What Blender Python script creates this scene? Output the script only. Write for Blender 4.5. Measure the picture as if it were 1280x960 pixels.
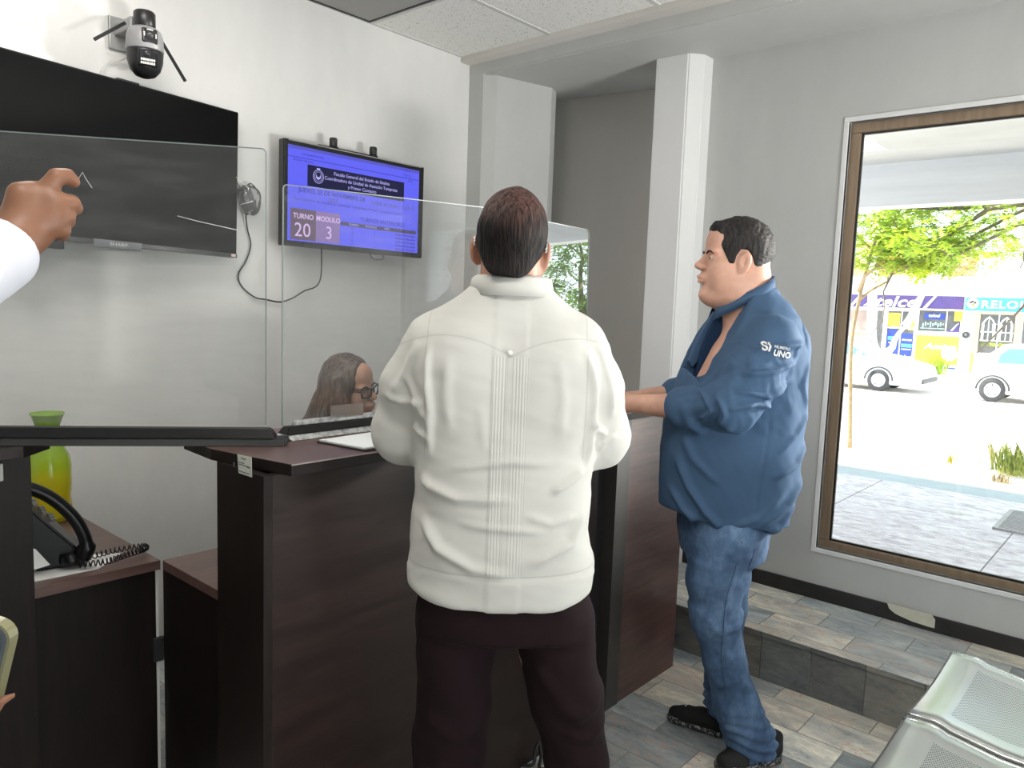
import bpy, bmesh, math, random
import numpy as np
from mathutils import Vector, Matrix, noise as mnoise
from mathutils.bvhtree import BVHTree

for _o in list(bpy.data.objects):
    bpy.data.objects.remove(_o, do_unlink=True)
SC = bpy.context.scene
COL = SC.collection
R = math.radians

# ------------------------------------------------------------------ camera
YAW, PITCH, ROLL, FPX = 0.7197, -0.10578, 0.035366, 955.5
EYE = Vector((0.0, 0.0, 1.52))
VF = Vector((math.cos(YAW) * math.cos(PITCH), math.sin(YAW) * math.cos(PITCH), math.sin(PITCH)))
VR0 = Vector((math.sin(YAW), -math.cos(YAW), 0.0))
VU0 = VR0.cross(VF)
VR = VR0 * math.cos(ROLL) + VU0 * math.sin(ROLL)
VU = -VR0 * math.sin(ROLL) + VU0 * math.cos(ROLL)
cam_d = bpy.data.cameras.new('camera')
cam_d.sensor_fit = 'HORIZONTAL'
cam_d.sensor_width = 36.0
cam_d.lens = FPX * 36.0 / 1280.0
cam_d.clip_start = 0.02
cam_d.clip_end = 300
cam = bpy.data.objects.new('camera', cam_d)
COL.objects.link(cam)
cam.matrix_world = Matrix(((VR.x, VU.x, -VF.x, EYE.x), (VR.y, VU.y, -VF.y, EYE.y), (VR.z, VU.z, -VF.z, EYE.z), (0, 0, 0, 1)))
SC.camera = cam

# ------------------------------------------------------------------ view and world
SC.view_settings.view_transform = 'Standard'
SC.view_settings.look = 'None'
SC.view_settings.exposure = 0.0
SC.view_settings.gamma = 1.0
SC.view_settings.use_curve_mapping = False
W = bpy.data.worlds.new('sky')
SC.world = W
W.use_nodes = True
_nt = W.node_tree
_bg = _nt.nodes['Background']
_bg.inputs['Color'].default_value = (0.80, 0.92, 1.0, 1)
_bg.inputs['Strength'].default_value = 2.6

def light(kind, name, loc, aim, energy, color=(1, 1, 1), size=None, size_y=None, spread=None):
    d = bpy.data.lights.new(name, kind)
    d.energy = energy
    d.color = color
    if kind == 'AREA':
        d.shape = 'RECTANGLE'
        d.size = size
        d.size_y = size_y or size
        if spread:
            d.spread = R(spread)
    o = bpy.data.objects.new(name, d)
    COL.objects.link(o)
    o.location = loc
    v = Vector(aim) - Vector(loc)
    o.rotation_euler = v.to_track_quat('-Z', 'Y').to_euler()
    return o

sun = light('SUN', 'sun', (0, 0, 20), (0.14 * 20, -0.58 * 20, 20 - 0.80 * 20), 16.0, (1, 0.95, 0.87))
sun.data.angle = R(0.6)
# added spots outside the window brighten the television wall in place of daylight
def spot(name, loc, aim, energy, color, radius, cone):
    o = light('SPOT', name, loc, aim, energy, color)
    o.data.shadow_soft_size = radius
    o.data.spot_size = R(cone)
    o.data.spot_blend = .6
    return o
spot('street_fill_spot', (5.0, -.95, 2.05), (1.50, 2.50, 1.35), 760, (1.0, .945, .90), .12, 44)
spot('street_fill_spot', (4.6, -.60, 2.0), (1.3, 2.9, 1.4), 430, (1.0, .945, .90), .12, 46)
# added spot near the ground, aimed up to brighten the ceiling
spot('ceiling_fill_spot', (5.2, -1.0, .50), (1.3, 1.2, 2.75), 160, (1.0, .97, .93), .12, 62)
# area lamp added behind the photographer to light the room from the rear
light('AREA', 'rear_fill', (0.5, -3.35, 1.05), (0.8, 2.0, 1.9), 24, (1.0, 0.975, 0.94), 2.4, 1.8)

light('AREA', 'rear_ceiling_fill', (1.75, -3.42, .25), (1.9, 0.0, 2.83), 46, (1.0, .98, .95), .9, .4, 70)  # low lamp added at the rear, aimed up to brighten the ceiling

# ------------------------------------------------------------------ node helpers
class NX:
    """tiny expression wrapper over math nodes"""
    def __init__(s, nt, v):
        s.nt, s.v = nt, v
    def _op(s, op, *a):
        n = s.nt.nodes.new('ShaderNodeMath')
        n.operation = op
        for i, q in enumerate((s,) + a):
            q = q.v if isinstance(q, NX) else q
            if isinstance(q, (int, float)):
                n.inputs[i].default_value = q
            else:
                s.nt.links.new(q, n.inputs[i])
        return NX(s.nt, n.outputs[0])
    def __add__(s, o): return s._op('ADD', o)
    def __radd__(s, o): return s._op('ADD', o)
    def __sub__(s, o): return s._op('SUBTRACT', o)
    def __rsub__(s, o): return NX(s.nt, float(o))._op('SUBTRACT', s)
    def __mul__(s, o): return s._op('MULTIPLY', o)
    def __rmul__(s, o): return s._op('MULTIPLY', o)
    def __truediv__(s, o): return s._op('DIVIDE', o)
    def floor(s): return s._op('FLOOR')
    def fract(s): return s._op('FRACT')
    def abs(s): return s._op('ABSOLUTE')
    def sin(s): return s._op('SINE')
    def lt(s, o): return s._op('LESS_THAN', o)
    def gt(s, o): return s._op('GREATER_THAN', o)
    def mn(s, o): return s._op('MINIMUM', o)
    def mx(s, o): return s._op('MAXIMUM', o)
    def pw(s, o): return s._op('POWER', o)
    def mod(s, o): return s._op('FLOORED_MODULO', o)
    def step(s, a, b):
        n = s.nt.nodes.new('ShaderNodeMapRange')
        n.interpolation_type = 'SMOOTHSTEP'
        s.nt.links.new(s.v, n.inputs[0])
        n.inputs[1].default_value = a
        n.inputs[2].default_value = b
        return NX(s.nt, n.outputs[0])

class M:
    """material under construction"""
    def __init__(s, name, color=(.5, .5, .5), rough=.5, metal=0.0, spec=None, **kw):
        s.m = bpy.data.materials.new(name)
        s.m.use_nodes = True
        s.nt = s.m.node_tree
        s.b = s.nt.nodes['Principled BSDF']
        s.set('Base Color', (*color, 1))
        s.set('Roughness', rough)
        s.set('Metallic', metal)
        if spec is not None:
            s.set('Specular IOR Level', spec)
        for k, v in kw.items():
            s.set(k.replace('_', ' '), v)
        s._c = None
    def set(s, k, v):
        if isinstance(v, NX):
            s.nt.links.new(v.v, s.b.inputs[k])
        elif hasattr(v, 'is_output'):
            s.nt.links.new(v, s.b.inputs[k])
        else:
            s.b.inputs[k].default_value = v
    def coord(s, which='Object'):
        if s._c is None:
            s._c = s.nt.nodes.new('ShaderNodeTexCoord')
        return s._c.outputs[which]
    def xyz(s):
        n = s.nt.nodes.new('ShaderNodeSeparateXYZ')
        s.nt.links.new(s.coord(), n.inputs[0])
        return [NX(s.nt, o) for o in n.outputs]
    def comb(s, x, y, z=0.0):
        n = s.nt.nodes.new('ShaderNodeCombineXYZ')
        for i, q in enumerate((x, y, z)):
            if isinstance(q, NX):
                s.nt.links.new(q.v, n.inputs[i])
            else:
                n.inputs[i].default_value = q
        return n.outputs[0]
    def noise(s, scale=5, detail=4, rough=.55, vec=None, stretch=None, dist=0.0):
        n = s.nt.nodes.new('ShaderNodeTexNoise')
        n.inputs['Scale'].default_value = scale
        n.inputs['Detail'].default_value = detail
        n.inputs['Roughness'].default_value = rough
        n.inputs['Distortion'].default_value = dist
        v = vec or s.coord()
        if stretch:
            mp = s.nt.nodes.new('ShaderNodeMapping')
            mp.inputs['Scale'].default_value = stretch
            s.nt.links.new(v, mp.inputs[0])
            v = mp.outputs[0]
        s.nt.links.new(v, n.inputs['Vector'])
        return NX(s.nt, n.outputs['Fac'])
    def white(s, vec):
        n = s.nt.nodes.new('ShaderNodeTexWhiteNoise')
        s.nt.links.new(vec, n.inputs['Vector'])
        return NX(s.nt, n.outputs['Value'])
    def ramp(s, fac, stops, interp='LINEAR'):
        n = s.nt.nodes.new('ShaderNodeValToRGB')
        n.color_ramp.interpolation = interp
        el = n.color_ramp.elements
        while len(el) < len(stops):
            el.new(0.5)
        for e, (p, c) in zip(el, stops):
            e.position = p
            e.color = (*c, 1)
        s.nt.links.new(fac.v, n.inputs[0])
        return n.outputs[0]
    def mix(s, fac, a, b, mode='MIX'):
        n = s.nt.nodes.new('ShaderNodeMix')
        n.data_type = 'RGBA'
        n.blend_type = mode
        for k, q in ((0, fac), (6, a), (7, b)):
            if isinstance(q, NX):
                q = q.v
            if hasattr(q, 'is_output'):
                s.nt.links.new(q, n.inputs[k])
            elif k == 0:
                n.inputs[0].default_value = q
            else:
                n.inputs[k].default_value = (*q, 1)
        return n.outputs[2]
    def bump(s, h, strength=.3, dist=.01):
        n = s.nt.nodes.new('ShaderNodeBump')
        n.inputs['Strength'].default_value = strength
        n.inputs['Distance'].default_value = dist
        s.nt.links.new(h.v if isinstance(h, NX) else h, n.inputs['Height'])
        s.nt.links.new(n.outputs[0], s.b.inputs['Normal'])
    def done(s):
        return s.m

def simple(name, color, rough=.5, metal=0.0, var=.12, scale=30, bump=0.0, **kw):
    m = M(name, color, rough, metal, **kw)
    n = m.noise(scale, 4)
    hi = tuple(min(1, c * (1 + var)) for c in color)
    lo = tuple(c * (1 - var) for c in color)
    m.set('Base Color', m.ramp(n, [(.3, lo), (.7, hi)]))
    if bump:
        m.bump(n, bump, .003)
    return m.done()

def emis(name, color, strength):
    m = M(name, (0, 0, 0), .3)
    m.set('Emission Color', (*color, 1))
    m.set('Emission Strength', strength)
    return m.done()

def clear_sheet(name, tint=(.97, .985, .98), haze=.02, haze_col=(.8, .82, .82), ior=1.49, dirt=0.0, mirror=0.0):
    mt = bpy.data.materials.new(name)
    mt.use_nodes = True
    nt = mt.node_tree
    nt.nodes.clear()
    out = nt.nodes.new('ShaderNodeOutputMaterial')
    tr = nt.nodes.new('ShaderNodeBsdfTransparent'); tr.inputs[0].default_value = (*tint, 1)
    gl = nt.nodes.new('ShaderNodeBsdfGlossy'); gl.inputs['Roughness'].default_value = 0.0
    df = nt.nodes.new('ShaderNodeBsdfDiffuse'); df.inputs[0].default_value = (*haze_col, 1)
    fr = nt.nodes.new('ShaderNodeFresnel'); fr.inputs[0].default_value = ior
    f2 = nt.nodes.new('ShaderNodeMath'); f2.operation = 'MULTIPLY'; f2.inputs[1].default_value = 1.85; f2.use_clamp = True  # two surfaces
    nt.links.new(fr.outputs[0], f2.inputs[0])
    fmx = nt.nodes.new('ShaderNodeMath'); fmx.operation = 'MAXIMUM'; fmx.inputs[1].default_value = mirror
    nt.links.new(f2.outputs[0], fmx.inputs[0])
    m1 = nt.nodes.new('ShaderNodeMixShader'); m2 = nt.nodes.new('ShaderNodeMixShader')
    nt.links.new(fmx.outputs[0], m1.inputs[0]); nt.links.new(tr.outputs[0], m1.inputs[1]); nt.links.new(gl.outputs[0], m1.inputs[2])
    m2.inputs[0].default_value = haze
    if dirt:
        tc = nt.nodes.new('ShaderNodeTexCoord')
        mp = nt.nodes.new('ShaderNodeMapping'); mp.inputs['Scale'].default_value = (1, 1, 6); mp.inputs['Rotation'].default_value = (0.5, 0.4, 0.3)
        no = nt.nodes.new('ShaderNodeTexNoise'); no.inputs['Scale'].default_value = 7; no.inputs['Detail'].default_value = 8
        mr = nt.nodes.new('ShaderNodeMapRange')
        mr.inputs[1].default_value = .45; mr.inputs[2].default_value = .75; mr.inputs[3].default_value = haze; mr.inputs[4].default_value = haze + dirt
        nt.links.new(tc.outputs['Object'], mp.inputs[0]); nt.links.new(mp.outputs[0], no.inputs['Vector'])
        nt.links.new(no.outputs['Fac'], mr.inputs[0]); nt.links.new(mr.outputs[0], m2.inputs[0])
    nt.links.new(m1.outputs[0], m2.inputs[1]); nt.links.new(df.outputs[0], m2.inputs[2])
    nt.links.new(m2.outputs[0], out.inputs[0])
    return mt

# ------------------------------------------------------------------ object helpers
def link(name, bm, mat, parent=None, smooth=False):
    me = bpy.data.meshes.new(name)
    bm.to_mesh(me)
    bm.free()
    if smooth:
        me.polygons.foreach_set('use_smooth', [True] * len(me.polygons))
    mats = mat if isinstance(mat, (list, tuple)) else [mat]
    for m in mats:
        me.materials.append(m)
    o = bpy.data.objects.new(name, me)
    COL.objects.link(o)
    if parent:
        o.parent = parent
    return o

def tag(o, label, cat, group=None, kind=None):
    if label: o['label'] = label
    if cat: o['category'] = cat
    if group: o['group'] = group
    if kind: o['kind'] = kind
    return o

def thing(name, label, cat, loc=(0, 0, 0), rotz=0.0, group=None):
    o = bpy.data.objects.new(name, None)
    o.empty_display_size = .1
    COL.objects.link(o)
    o.location = loc
    o.rotation_euler = (0, 0, rotz)
    return tag(o, label, cat, group)

def struct(name, bm, mat, smooth=False):
    o = link(name, bm, mat, None, smooth)
    o['kind'] = 'structure'
    return o

def dup(root, loc=None, rotz=None, label=None, group=None):
    def rec(o, par):
        c = o.copy()
        COL.objects.link(c)
        c.parent = par
        for ch in [q for q in bpy.data.objects if q.parent == o]:
            rec(ch, c)
        return c
    r = rec(root, None)
    if loc is not None: r.location = loc
    if rotz is not None: r.rotation_euler = (0, 0, rotz)
    if label: r['label'] = label
    if group: r['group'] = group
    return r

def box(bm, x0, x1, y0, y1, z0, z1, bev=0.0, mi=0, segs=2):
    vs = [bm.verts.new((x, y, z)) for x in (x0, x1) for y in (y0, y1) for z in (z0, z1)]
    fs = []
    for q in ((0, 1, 3, 2), (4, 6, 7, 5), (0, 4, 5, 1), (2, 3, 7, 6), (0, 2, 6, 4), (1, 5, 7, 3)):
        f = bm.faces.new([vs[i] for i in q]); f.material_index = mi; fs.append(f)
    bmesh.ops.recalc_face_normals(bm, faces=fs)
    if bev > 0:
        es = list({e for f in fs for e in f.edges})
        bmesh.ops.bevel(bm, geom=es, offset=bev, segments=segs, profile=.5, affect='EDGES')
    return bm

def B(*a, **k):
    return box(bmesh.new(), *a, **k)

def prism(bm, pts, z0, z1, mi=0, axis='z', bev=0.0):
    def P(p, t):
        if axis == 'z': return (p[0], p[1], t)
        if axis == 'y': return (p[0], t, p[1])
        return (t, p[0], p[1])
    a = [bm.verts.new(P(p, z0)) for p in pts]
    b = [bm.verts.new(P(p, z1)) for p in pts]
    n = len(pts)
    fs = [bm.faces.new(a), bm.faces.new(list(reversed(b)))]
    for i in range(n):
        fs.append(bm.faces.new((a[i], a[(i + 1) % n], b[(i + 1) % n], b[i])))
    for f in fs: f.material_index = mi
    bmesh.ops.recalc_face_normals(bm, faces=fs)
    if bev > 0:
        es = list({e for f in fs for e in f.edges})
        bmesh.ops.bevel(bm, geom=es, offset=bev, segments=2, profile=.5, affect='EDGES')
    return bm

def tube(bm, pts, r, seg=10, mi=0, cap=True):
    pts = [Vector(p) for p in pts]
    n = len(pts)
    rs = r if isinstance(r, (list, tuple)) else [r] * n
    t0 = (pts[1] - pts[0]).normalized()
    up = Vector((0, 0, 1)) if abs(t0.z) < .9 else Vector((1, 0, 0))
    nx = t0.cross(up).normalized()
    rings = []
    for i, p in enumerate(pts):
        if i == 0: t = (pts[1] - pts[0])
        elif i == n - 1: t = (pts[-1] - pts[-2])
        else: t = (pts[i + 1] - pts[i]).normalized() + (pts[i] - pts[i - 1]).normalized()
        t = t.normalized()
        nx = (nx - t * nx.dot(t)).normalized()
        ny = t.cross(nx)
        rings.append([bm.verts.new(p + (nx * math.cos(2 * math.pi * k / seg) + ny * math.sin(2 * math.pi * k / seg)) * rs[i]) for k in range(seg)])
    for a, b in zip(rings, rings[1:]):
        for k in range(seg):
            f = bm.faces.new((a[k], a[(k + 1) % seg], b[(k + 1) % seg], b[k])); f.material_index = mi; f.smooth = True
    if cap:
        f = bm.faces.new(list(reversed(rings[0]))); f.material_index = mi
        f = bm.faces.new(rings[-1]); f.material_index = mi
    return bm

def lathe(bm, prof, seg=24, c=(0, 0, 0), mi=0):
    """prof: (radius, z) list, turned about z"""
    rings = []
    for r, z in prof:
        r = max(r, 1e-5)
        rings.append([bm.verts.new((c[0] + r * math.cos(2 * math.pi * k / seg), c[1] + r * math.sin(2 * math.pi * k / seg), c[2] + z)) for k in range(seg)])
    for a, b in zip(rings, rings[1:]):
        for k in range(seg):
            f = bm.faces.new((a[k], a[(k + 1) % seg], b[(k + 1) % seg], b[k])); f.material_index = mi; f.smooth = True
    bmesh.ops.remove_doubles(bm, verts=bm.verts, dist=1e-5)
    return bm

def spline(pts, n=8):
    """Catmull-Rom through points"""
    P = [Vector(p) for p in pts]
    P = [P[0] * 2 - P[1]] + P + [P[-1] * 2 - P[-2]]
    out = []
    for i in range(1, len(P) - 2):
        a, b, c, d = P[i - 1:i + 3]
        for k in range(n):
            t = k / n
            out.append(.5 * ((2 * b) + (c - a) * t + (2 * a - 5 * b + 4 * c - d) * t * t + (3 * b - a - 3 * c + d) * t ** 3))
    out.append(P[-2])
    return out

def text(name, body, size, mat, mw, parent=None, ext=.0006, align='LEFT', shear=0.0, sx=1.0, bold=0.0, space=1.0):
    """lettering as a mesh; mw is a Matrix whose x is the reading direction and z faces the reader"""
    cu = bpy.data.curves.new(name, 'FONT')
    cu.body = body
    cu.size = size
    cu.extrude = ext
    cu.align_x = align
    cu.align_y = 'CENTER'
    cu.shear = shear
    cu.offset = bold
    cu.space_character = space
    cu.resolution_u = 3
    o = bpy.data.objects.new(name, cu)
    COL.objects.link(o)
    bpy.context.view_layer.update()
    me = bpy.data.meshes.new_from_object(o.evaluated_get(bpy.context.evaluated_depsgraph_get()))
    bpy.data.objects.remove(o, do_unlink=True)
    bpy.data.curves.remove(cu)
    me.materials.clear()
    me.materials.append(mat)
    me.transform(mw @ Matrix.Diagonal((sx, 1, 1, 1)))
    o = bpy.data.objects.new(name, me)
    COL.objects.link(o)
    if parent: o.parent = parent
    return o

def frame_mat(origin, xd, zd):
    """matrix with x along xd, z along zd"""
    x = Vector(xd).normalized(); z = Vector(zd).normalized(); y = z.cross(x).normalized(); z = x.cross(y)
    return Matrix(((x.x, y.x, z.x, origin[0]), (x.y, y.y, z.y, origin[1]), (x.z, y.z, z.z, origin[2]), (0, 0, 0, 1)))

# ------------------------------------------------------------------ signed-distance modelling (for bodies, clothes)
def v3(*a): return np.array(a, float)
def smin(a, b, k):
    h = np.clip(.5 + .5 * (b - a) / k, 0, 1)
    return b + (a - b) * h - k * h * (1 - h)
def smax(a, b, k): return -smin(-a, -b, k)
def ell(P, c, r, rot=None):
    q = P - np.array(c, float)
    if rot is not None:
        q = q @ np.array(rot)
    r = np.array(r, float)
    k0 = np.sqrt(((q / r) ** 2).sum(-1)) + 1e-9
    k1 = np.sqrt(((q / r ** 2) ** 2).sum(-1)) + 1e-9
    return k0 * (k0 - 1) / k1
def cone(P, a, b, ra, rb):
    a = np.array(a, float); b = np.array(b, float)
    ab = b - a; L2 = ab @ ab
    t = np.clip(((P - a) @ ab) / L2, 0, 1)
    d = np.sqrt(((P - a - t[:, None] * ab) ** 2).sum(-1))
    return d - (ra + (rb - ra) * t)
def chain(P, pts, rs, k=.01):
    d = None
    for a, b, ra, rb in zip(pts, pts[1:], rs, rs[1:]):
        e = cone(P, a, b, ra, rb)
        d = e if d is None else smin(d, e, k)
    return d
def loft(P, lv, ex=2.3, axis=2):
    """lv rows: t, cx, cy, rx, ry; section = superellipse"""
    lv = np.array(lv, float)
    o = np.argsort(lv[:, 0]); lv = lv[o]
    ax = [i for i in range(3) if i != axis]
    t = P[:, axis]
    g = [np.interp(t, lv[:, 0], lv[:, i]) for i in range(1, 5)]
    x = np.abs(P[:, ax[0]] - g[0]) / g[2]; y = np.abs(P[:, ax[1]] - g[1]) / g[3]
    n = (x ** ex + y ** ex) ** (1 / ex)
    d = (n - 1) * np.minimum(g[2], g[3])
    return np.maximum(d, np.maximum(lv[0, 0] - t, t - lv[-1, 0]))
def poly2(X, Y, pts):
    """signed distance to polygon in 2D"""
    pts = np.array(pts, float)
    n = len(pts); d = np.full(X.shape, 1e9); s = np.ones(X.shape)
    for i in range(n):
        a = pts[i]; b = pts[i - 1]
        ex, ey = b - a
        wx, wy = X - a[0], Y - a[1]
        t = np.clip((wx * ex + wy * ey) / (ex * ex + ey * ey), 0, 1)
        d = np.minimum(d, (wx - ex * t) ** 2 + (wy - ey * t) ** 2)
        c1 = Y >= a[1]; c2 = Y < b[1]; c3 = ex * wy > ey * wx
        s = np.where((c1 & c2 & c3) | (~c1 & ~c2 & ~c3), -s, s)
    return s * np.sqrt(d)
def axes(lo, hi, h, fine=None):
    """grid axes; fine = (lo3, hi3, hf): finer spacing inside that box on each axis"""
    out = []
    for i in range(3):
        if fine is None:
            out.append(np.arange(lo[i], hi[i] + h, h)); continue
        a, b, hf = fine[0][i], fine[1][i], fine[2]
        p = []
        if a > lo[i]: p.append(np.linspace(lo[i], a, max(2, int((a - lo[i]) / h) + 1))[:-1])
        p.append(np.linspace(max(a, lo[i]), min(b, hi[i]), int((min(b, hi[i]) - max(a, lo[i])) / hf) + 1))
        if b < hi[i]: p.append(np.linspace(b, hi[i], max(2, int((hi[i] - b) / h) + 1))[1:])
        out.append(np.concatenate(p))
    return out
def nets(f, ax):
    """surface nets of f<0 on a tensor grid, evaluated only near the surface"""
    n = np.array([len(a) for a in ax])
    BS = 7
    bl = [[(i, min(i + BS, n[k])) for i in range(0, n[k], BS)] for k in range(3)]
    cs = [np.array([(ax[k][a] + ax[k][b - 1]) / 2 for a, b in bl[k]]) for k in range(3)]
    hs = [np.array([(ax[k][min(b, n[k] - 1)] - ax[k][max(a - 1, 0)]) / 2 for a, b in bl[k]]) for k in range(3)]
    G = np.stack(np.meshgrid(*cs, indexing='ij'), -1); Hh = np.stack(np.meshgrid(*hs, indexing='ij'), -1)
    D = f(G.reshape(-1, 3)).reshape(G.shape[:3])
    rad = np.sqrt((Hh ** 2).sum(-1))
    V = np.empty(tuple(n), np.float32)
    act = []
    for ijk in np.ndindex(*D.shape):
        sl = tuple(slice(*bl[k][ijk[k]]) for k in range(3))
        if abs(D[ijk]) > rad[ijk] * 1.7 + .006: V[sl] = D[ijk]
        else: act.append(sl)
    for c0 in range(0, len(act), 800):
        ch_ = act[c0:c0 + 800]
        pts = [np.stack(np.meshgrid(*[ax[k][sl[k]] for k in range(3)], indexing='ij'), -1).reshape(-1, 3) for sl in ch_]
        v = f(np.concatenate(pts)); o = 0
        for sl, p in zip(ch_, pts):
            V[sl] = v[o:o + len(p)].reshape([s_.stop - s_.start for s_ in sl]); o += len(p)
    for k in range(3):
        for e in (0, -1):
            sl = [slice(None)] * 3; sl[k] = e
            V[tuple(sl)] = np.abs(V[tuple(sl)]).clip(1e-4)
    S = V < 0
    cnt = sum(S[a:n[0] - 1 + a, b:n[1] - 1 + b, d:n[2] - 1 + d].astype(np.int8) for a in (0, 1) for b in (0, 1) for d in (0, 1))
    cells = np.argwhere((cnt > 0) & (cnt < 8))
    idx = -np.ones(tuple(n - 1), np.int64)
    idx[tuple(cells.T)] = np.arange(len(cells))
    acc = np.zeros((len(cells), 3)); num = np.zeros(len(cells))
    corners = [(a, b, d) for a in (0, 1) for b in (0, 1) for d in (0, 1)]
    vals = {q: V[cells[:, 0] + q[0], cells[:, 1] + q[1], cells[:, 2] + q[2]] for q in corners}
    for p in corners:
        for k in range(3):
            if p[k] == 0:
                q = list(p); q[k] = 1; q = tuple(q)
                a, b = vals[p], vals[q]
                m = (a < 0) != (b < 0)
                t = np.where(m, a / np.where(m, a - b, 1), 0)
                pt = np.tile(np.array(p, float), (len(cells), 1)); pt[:, k] += t
                acc[m] += pt[m]; num[m] += 1
    g = cells + acc / num[:, None]
    verts = np.stack([np.interp(g[:, k], np.arange(n[k]), ax[k]) for k in range(3)], 1)
    faces = []
    for k in range(3):
        u, w = [(1, 2), (2, 0), (0, 1)][k]
        sl0 = [slice(None)] * 3; sl1 = [slice(None)] * 3
        sl0[k] = slice(0, n[k] - 1); sl1[k] = slice(1, n[k])
        A, Bq = S[tuple(sl0)], S[tuple(sl1)]
        E_ = np.argwhere(A != Bq)
        ok = (E_[:, u] > 0) & (E_[:, w] > 0) & (E_[:, u] < n[u] - 1) & (E_[:, w] < n[w] - 1)
        E_ = E_[ok]
        ins = A[tuple(E_.T)]
        def off(du, dw):
            q = E_.copy(); q[:, u] += du; q[:, w] += dw
            return idx[tuple(q.T)]
        q = np.stack([off(-1, -1), off(0, -1), off(0, 0), off(-1, 0)], 1)
        q[~ins] = q[~ins][:, ::-1]
        faces.append(q)
    fc = np.concatenate(faces)
    # keep only the largest connected piece
    lab = np.arange(len(verts))
    while True:
        m = lab[fc].min(1)
        new = lab.copy()
        for i in range(4): np.minimum.at(new, fc[:, i], m)
        new = new[new]
        if (new == lab).all(): break
        lab = new
    big_ = np.bincount(lab).argmax()
    keep = lab == big_
    fc = fc[keep[fc[:, 0]]]
    re = np.cumsum(keep) - 1
    return verts[keep], re[fc]

def sdf_obj(name, f, lo, hi, h, mat, parent=None, mw=None, disp=None, relax=1, matfn=None, fine=None):
    v, fc = nets(f, axes(lo, hi, h, fine))
    # relax toward neighbours a little
    for _ in range(relax):
        s = np.zeros_like(v); c = np.zeros(len(v))
        for i in range(4):
            a, b = fc[:, i], fc[:, (i + 1) % 4]
            np.add.at(s, a, v[b]); np.add.at(c, a, 1)
            np.add.at(s, b, v[a]); np.add.at(c, b, 1)
        v = .45 * v + .55 * s / c[:, None]
    if disp is not None:
        n = np.zeros_like(v)
        e1 = v[fc[:, 2]] - v[fc[:, 0]]; e2 = v[fc[:, 3]] - v[fc[:, 1]]
        fn = np.cross(e1, e2)
        for i in range(4): np.add.at(n, fc[:, i], fn)
        n /= np.linalg.norm(n, axis=1)[:, None] + 1e-12
        v = v + n * disp(v, n)[:, None]
    me = bpy.data.meshes.new(name)
    vv = v
    if mw is not None:
        Mx = np.array(mw)
        vv = v @ Mx[:3, :3].T + Mx[:3, 3]
    me.vertices.add(len(vv)); me.vertices.foreach_set('co', vv.ravel().astype(np.float32))
    me.loops.add(fc.size); me.loops.foreach_set('vertex_index', fc.ravel().astype(np.int32))
    me.polygons.add(len(fc)); me.polygons.foreach_set('loop_start', np.arange(0, fc.size, 4, dtype=np.int32))
    me.update(calc_edges=True)
    me.polygons.foreach_set('use_smooth', np.ones(len(fc), bool))
    mats = mat if isinstance(mat, (list, tuple)) else [mat]
    for m in mats: me.materials.append(m)
    if matfn is not None:
        ctr = v[fc].mean(1)
        me.polygons.foreach_set('material_index', matfn(ctr).astype(np.int32))
    me.validate()
    o = bpy.data.objects.new(name, me)
    COL.objects.link(o)
    if parent: o.parent = parent
    return o
def wavy(P, f, seed=0.0):
    """cheap smooth pseudo noise in numpy, -1..1"""
    r = np.zeros(len(P)); rs = np.random.RandomState(int(seed * 97) + 5)
    for k in range(7):
        d = rs.normal(size=3); d /= np.linalg.norm(d)
        r += np.sin((P @ d) * f * (1 + .35 * k) + rs.rand() * 6.28 + 1.5 * np.sin(P @ rs.normal(size=3) * f * .6)) / (1 + .3 * k)
    return r / 3.2
def ridges(X, Z, rl):
    """rl: list of (points, amp, width): sum of ridges along polylines in the X,Z plane"""
    out = np.zeros(len(X))
    for pts, amp, w in rl:
        d = np.full(len(X), 9.0); tt = np.zeros(len(X)); n = len(pts) - 1
        for i in range(n):
            a, b = np.array(pts[i], float), np.array(pts[i + 1], float)
            e = b - a
            t = np.clip(((X - a[0]) * e[0] + (Z - a[1]) * e[1]) / (e @ e), 0, 1)
            q = np.hypot(X - a[0] - e[0] * t, Z - a[1] - e[1] * t)
            m = q < d; d[m] = q[m]; tt[m] = (i + t[m]) / n
        out += amp * np.exp(-(d / w) ** 2) * np.clip(np.sin(np.pi * np.clip(tt, .0, 1)) * 1.6 + .12, 0, 1)
    return out
# ------------------------------------------------------------------ setting materials
def wall_mat(name, base, stain=.06):
    m = M(name, base, .62)
    n1 = m.noise(1.3, 5, .6)
    n2 = m.noise(9, 6, .65, stretch=(1, 1, .35))
    f = n1 * .6 + n2 * .4
    lo = tuple(c * (1 - stain) for c in base); hi = tuple(min(1, c * (1 + stain * .5)) for c in base)
    m.set('Base Color', m.ramp(f, [(.36, lo), (.62, hi)]))
    m.bump(m.noise(26, 5, .6) * .7 + m.noise(3.0, 3, .5), .14, .012)
    return m.done()
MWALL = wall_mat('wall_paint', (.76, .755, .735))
MWALLW = wall_mat('wall_paint_shaded', (.55, .555, .54))  # darker than the other walls: backlit shade put into the paint colour
MTRIMW = wall_mat('white_plaster', (.80, .80, .79), .03)

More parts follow.
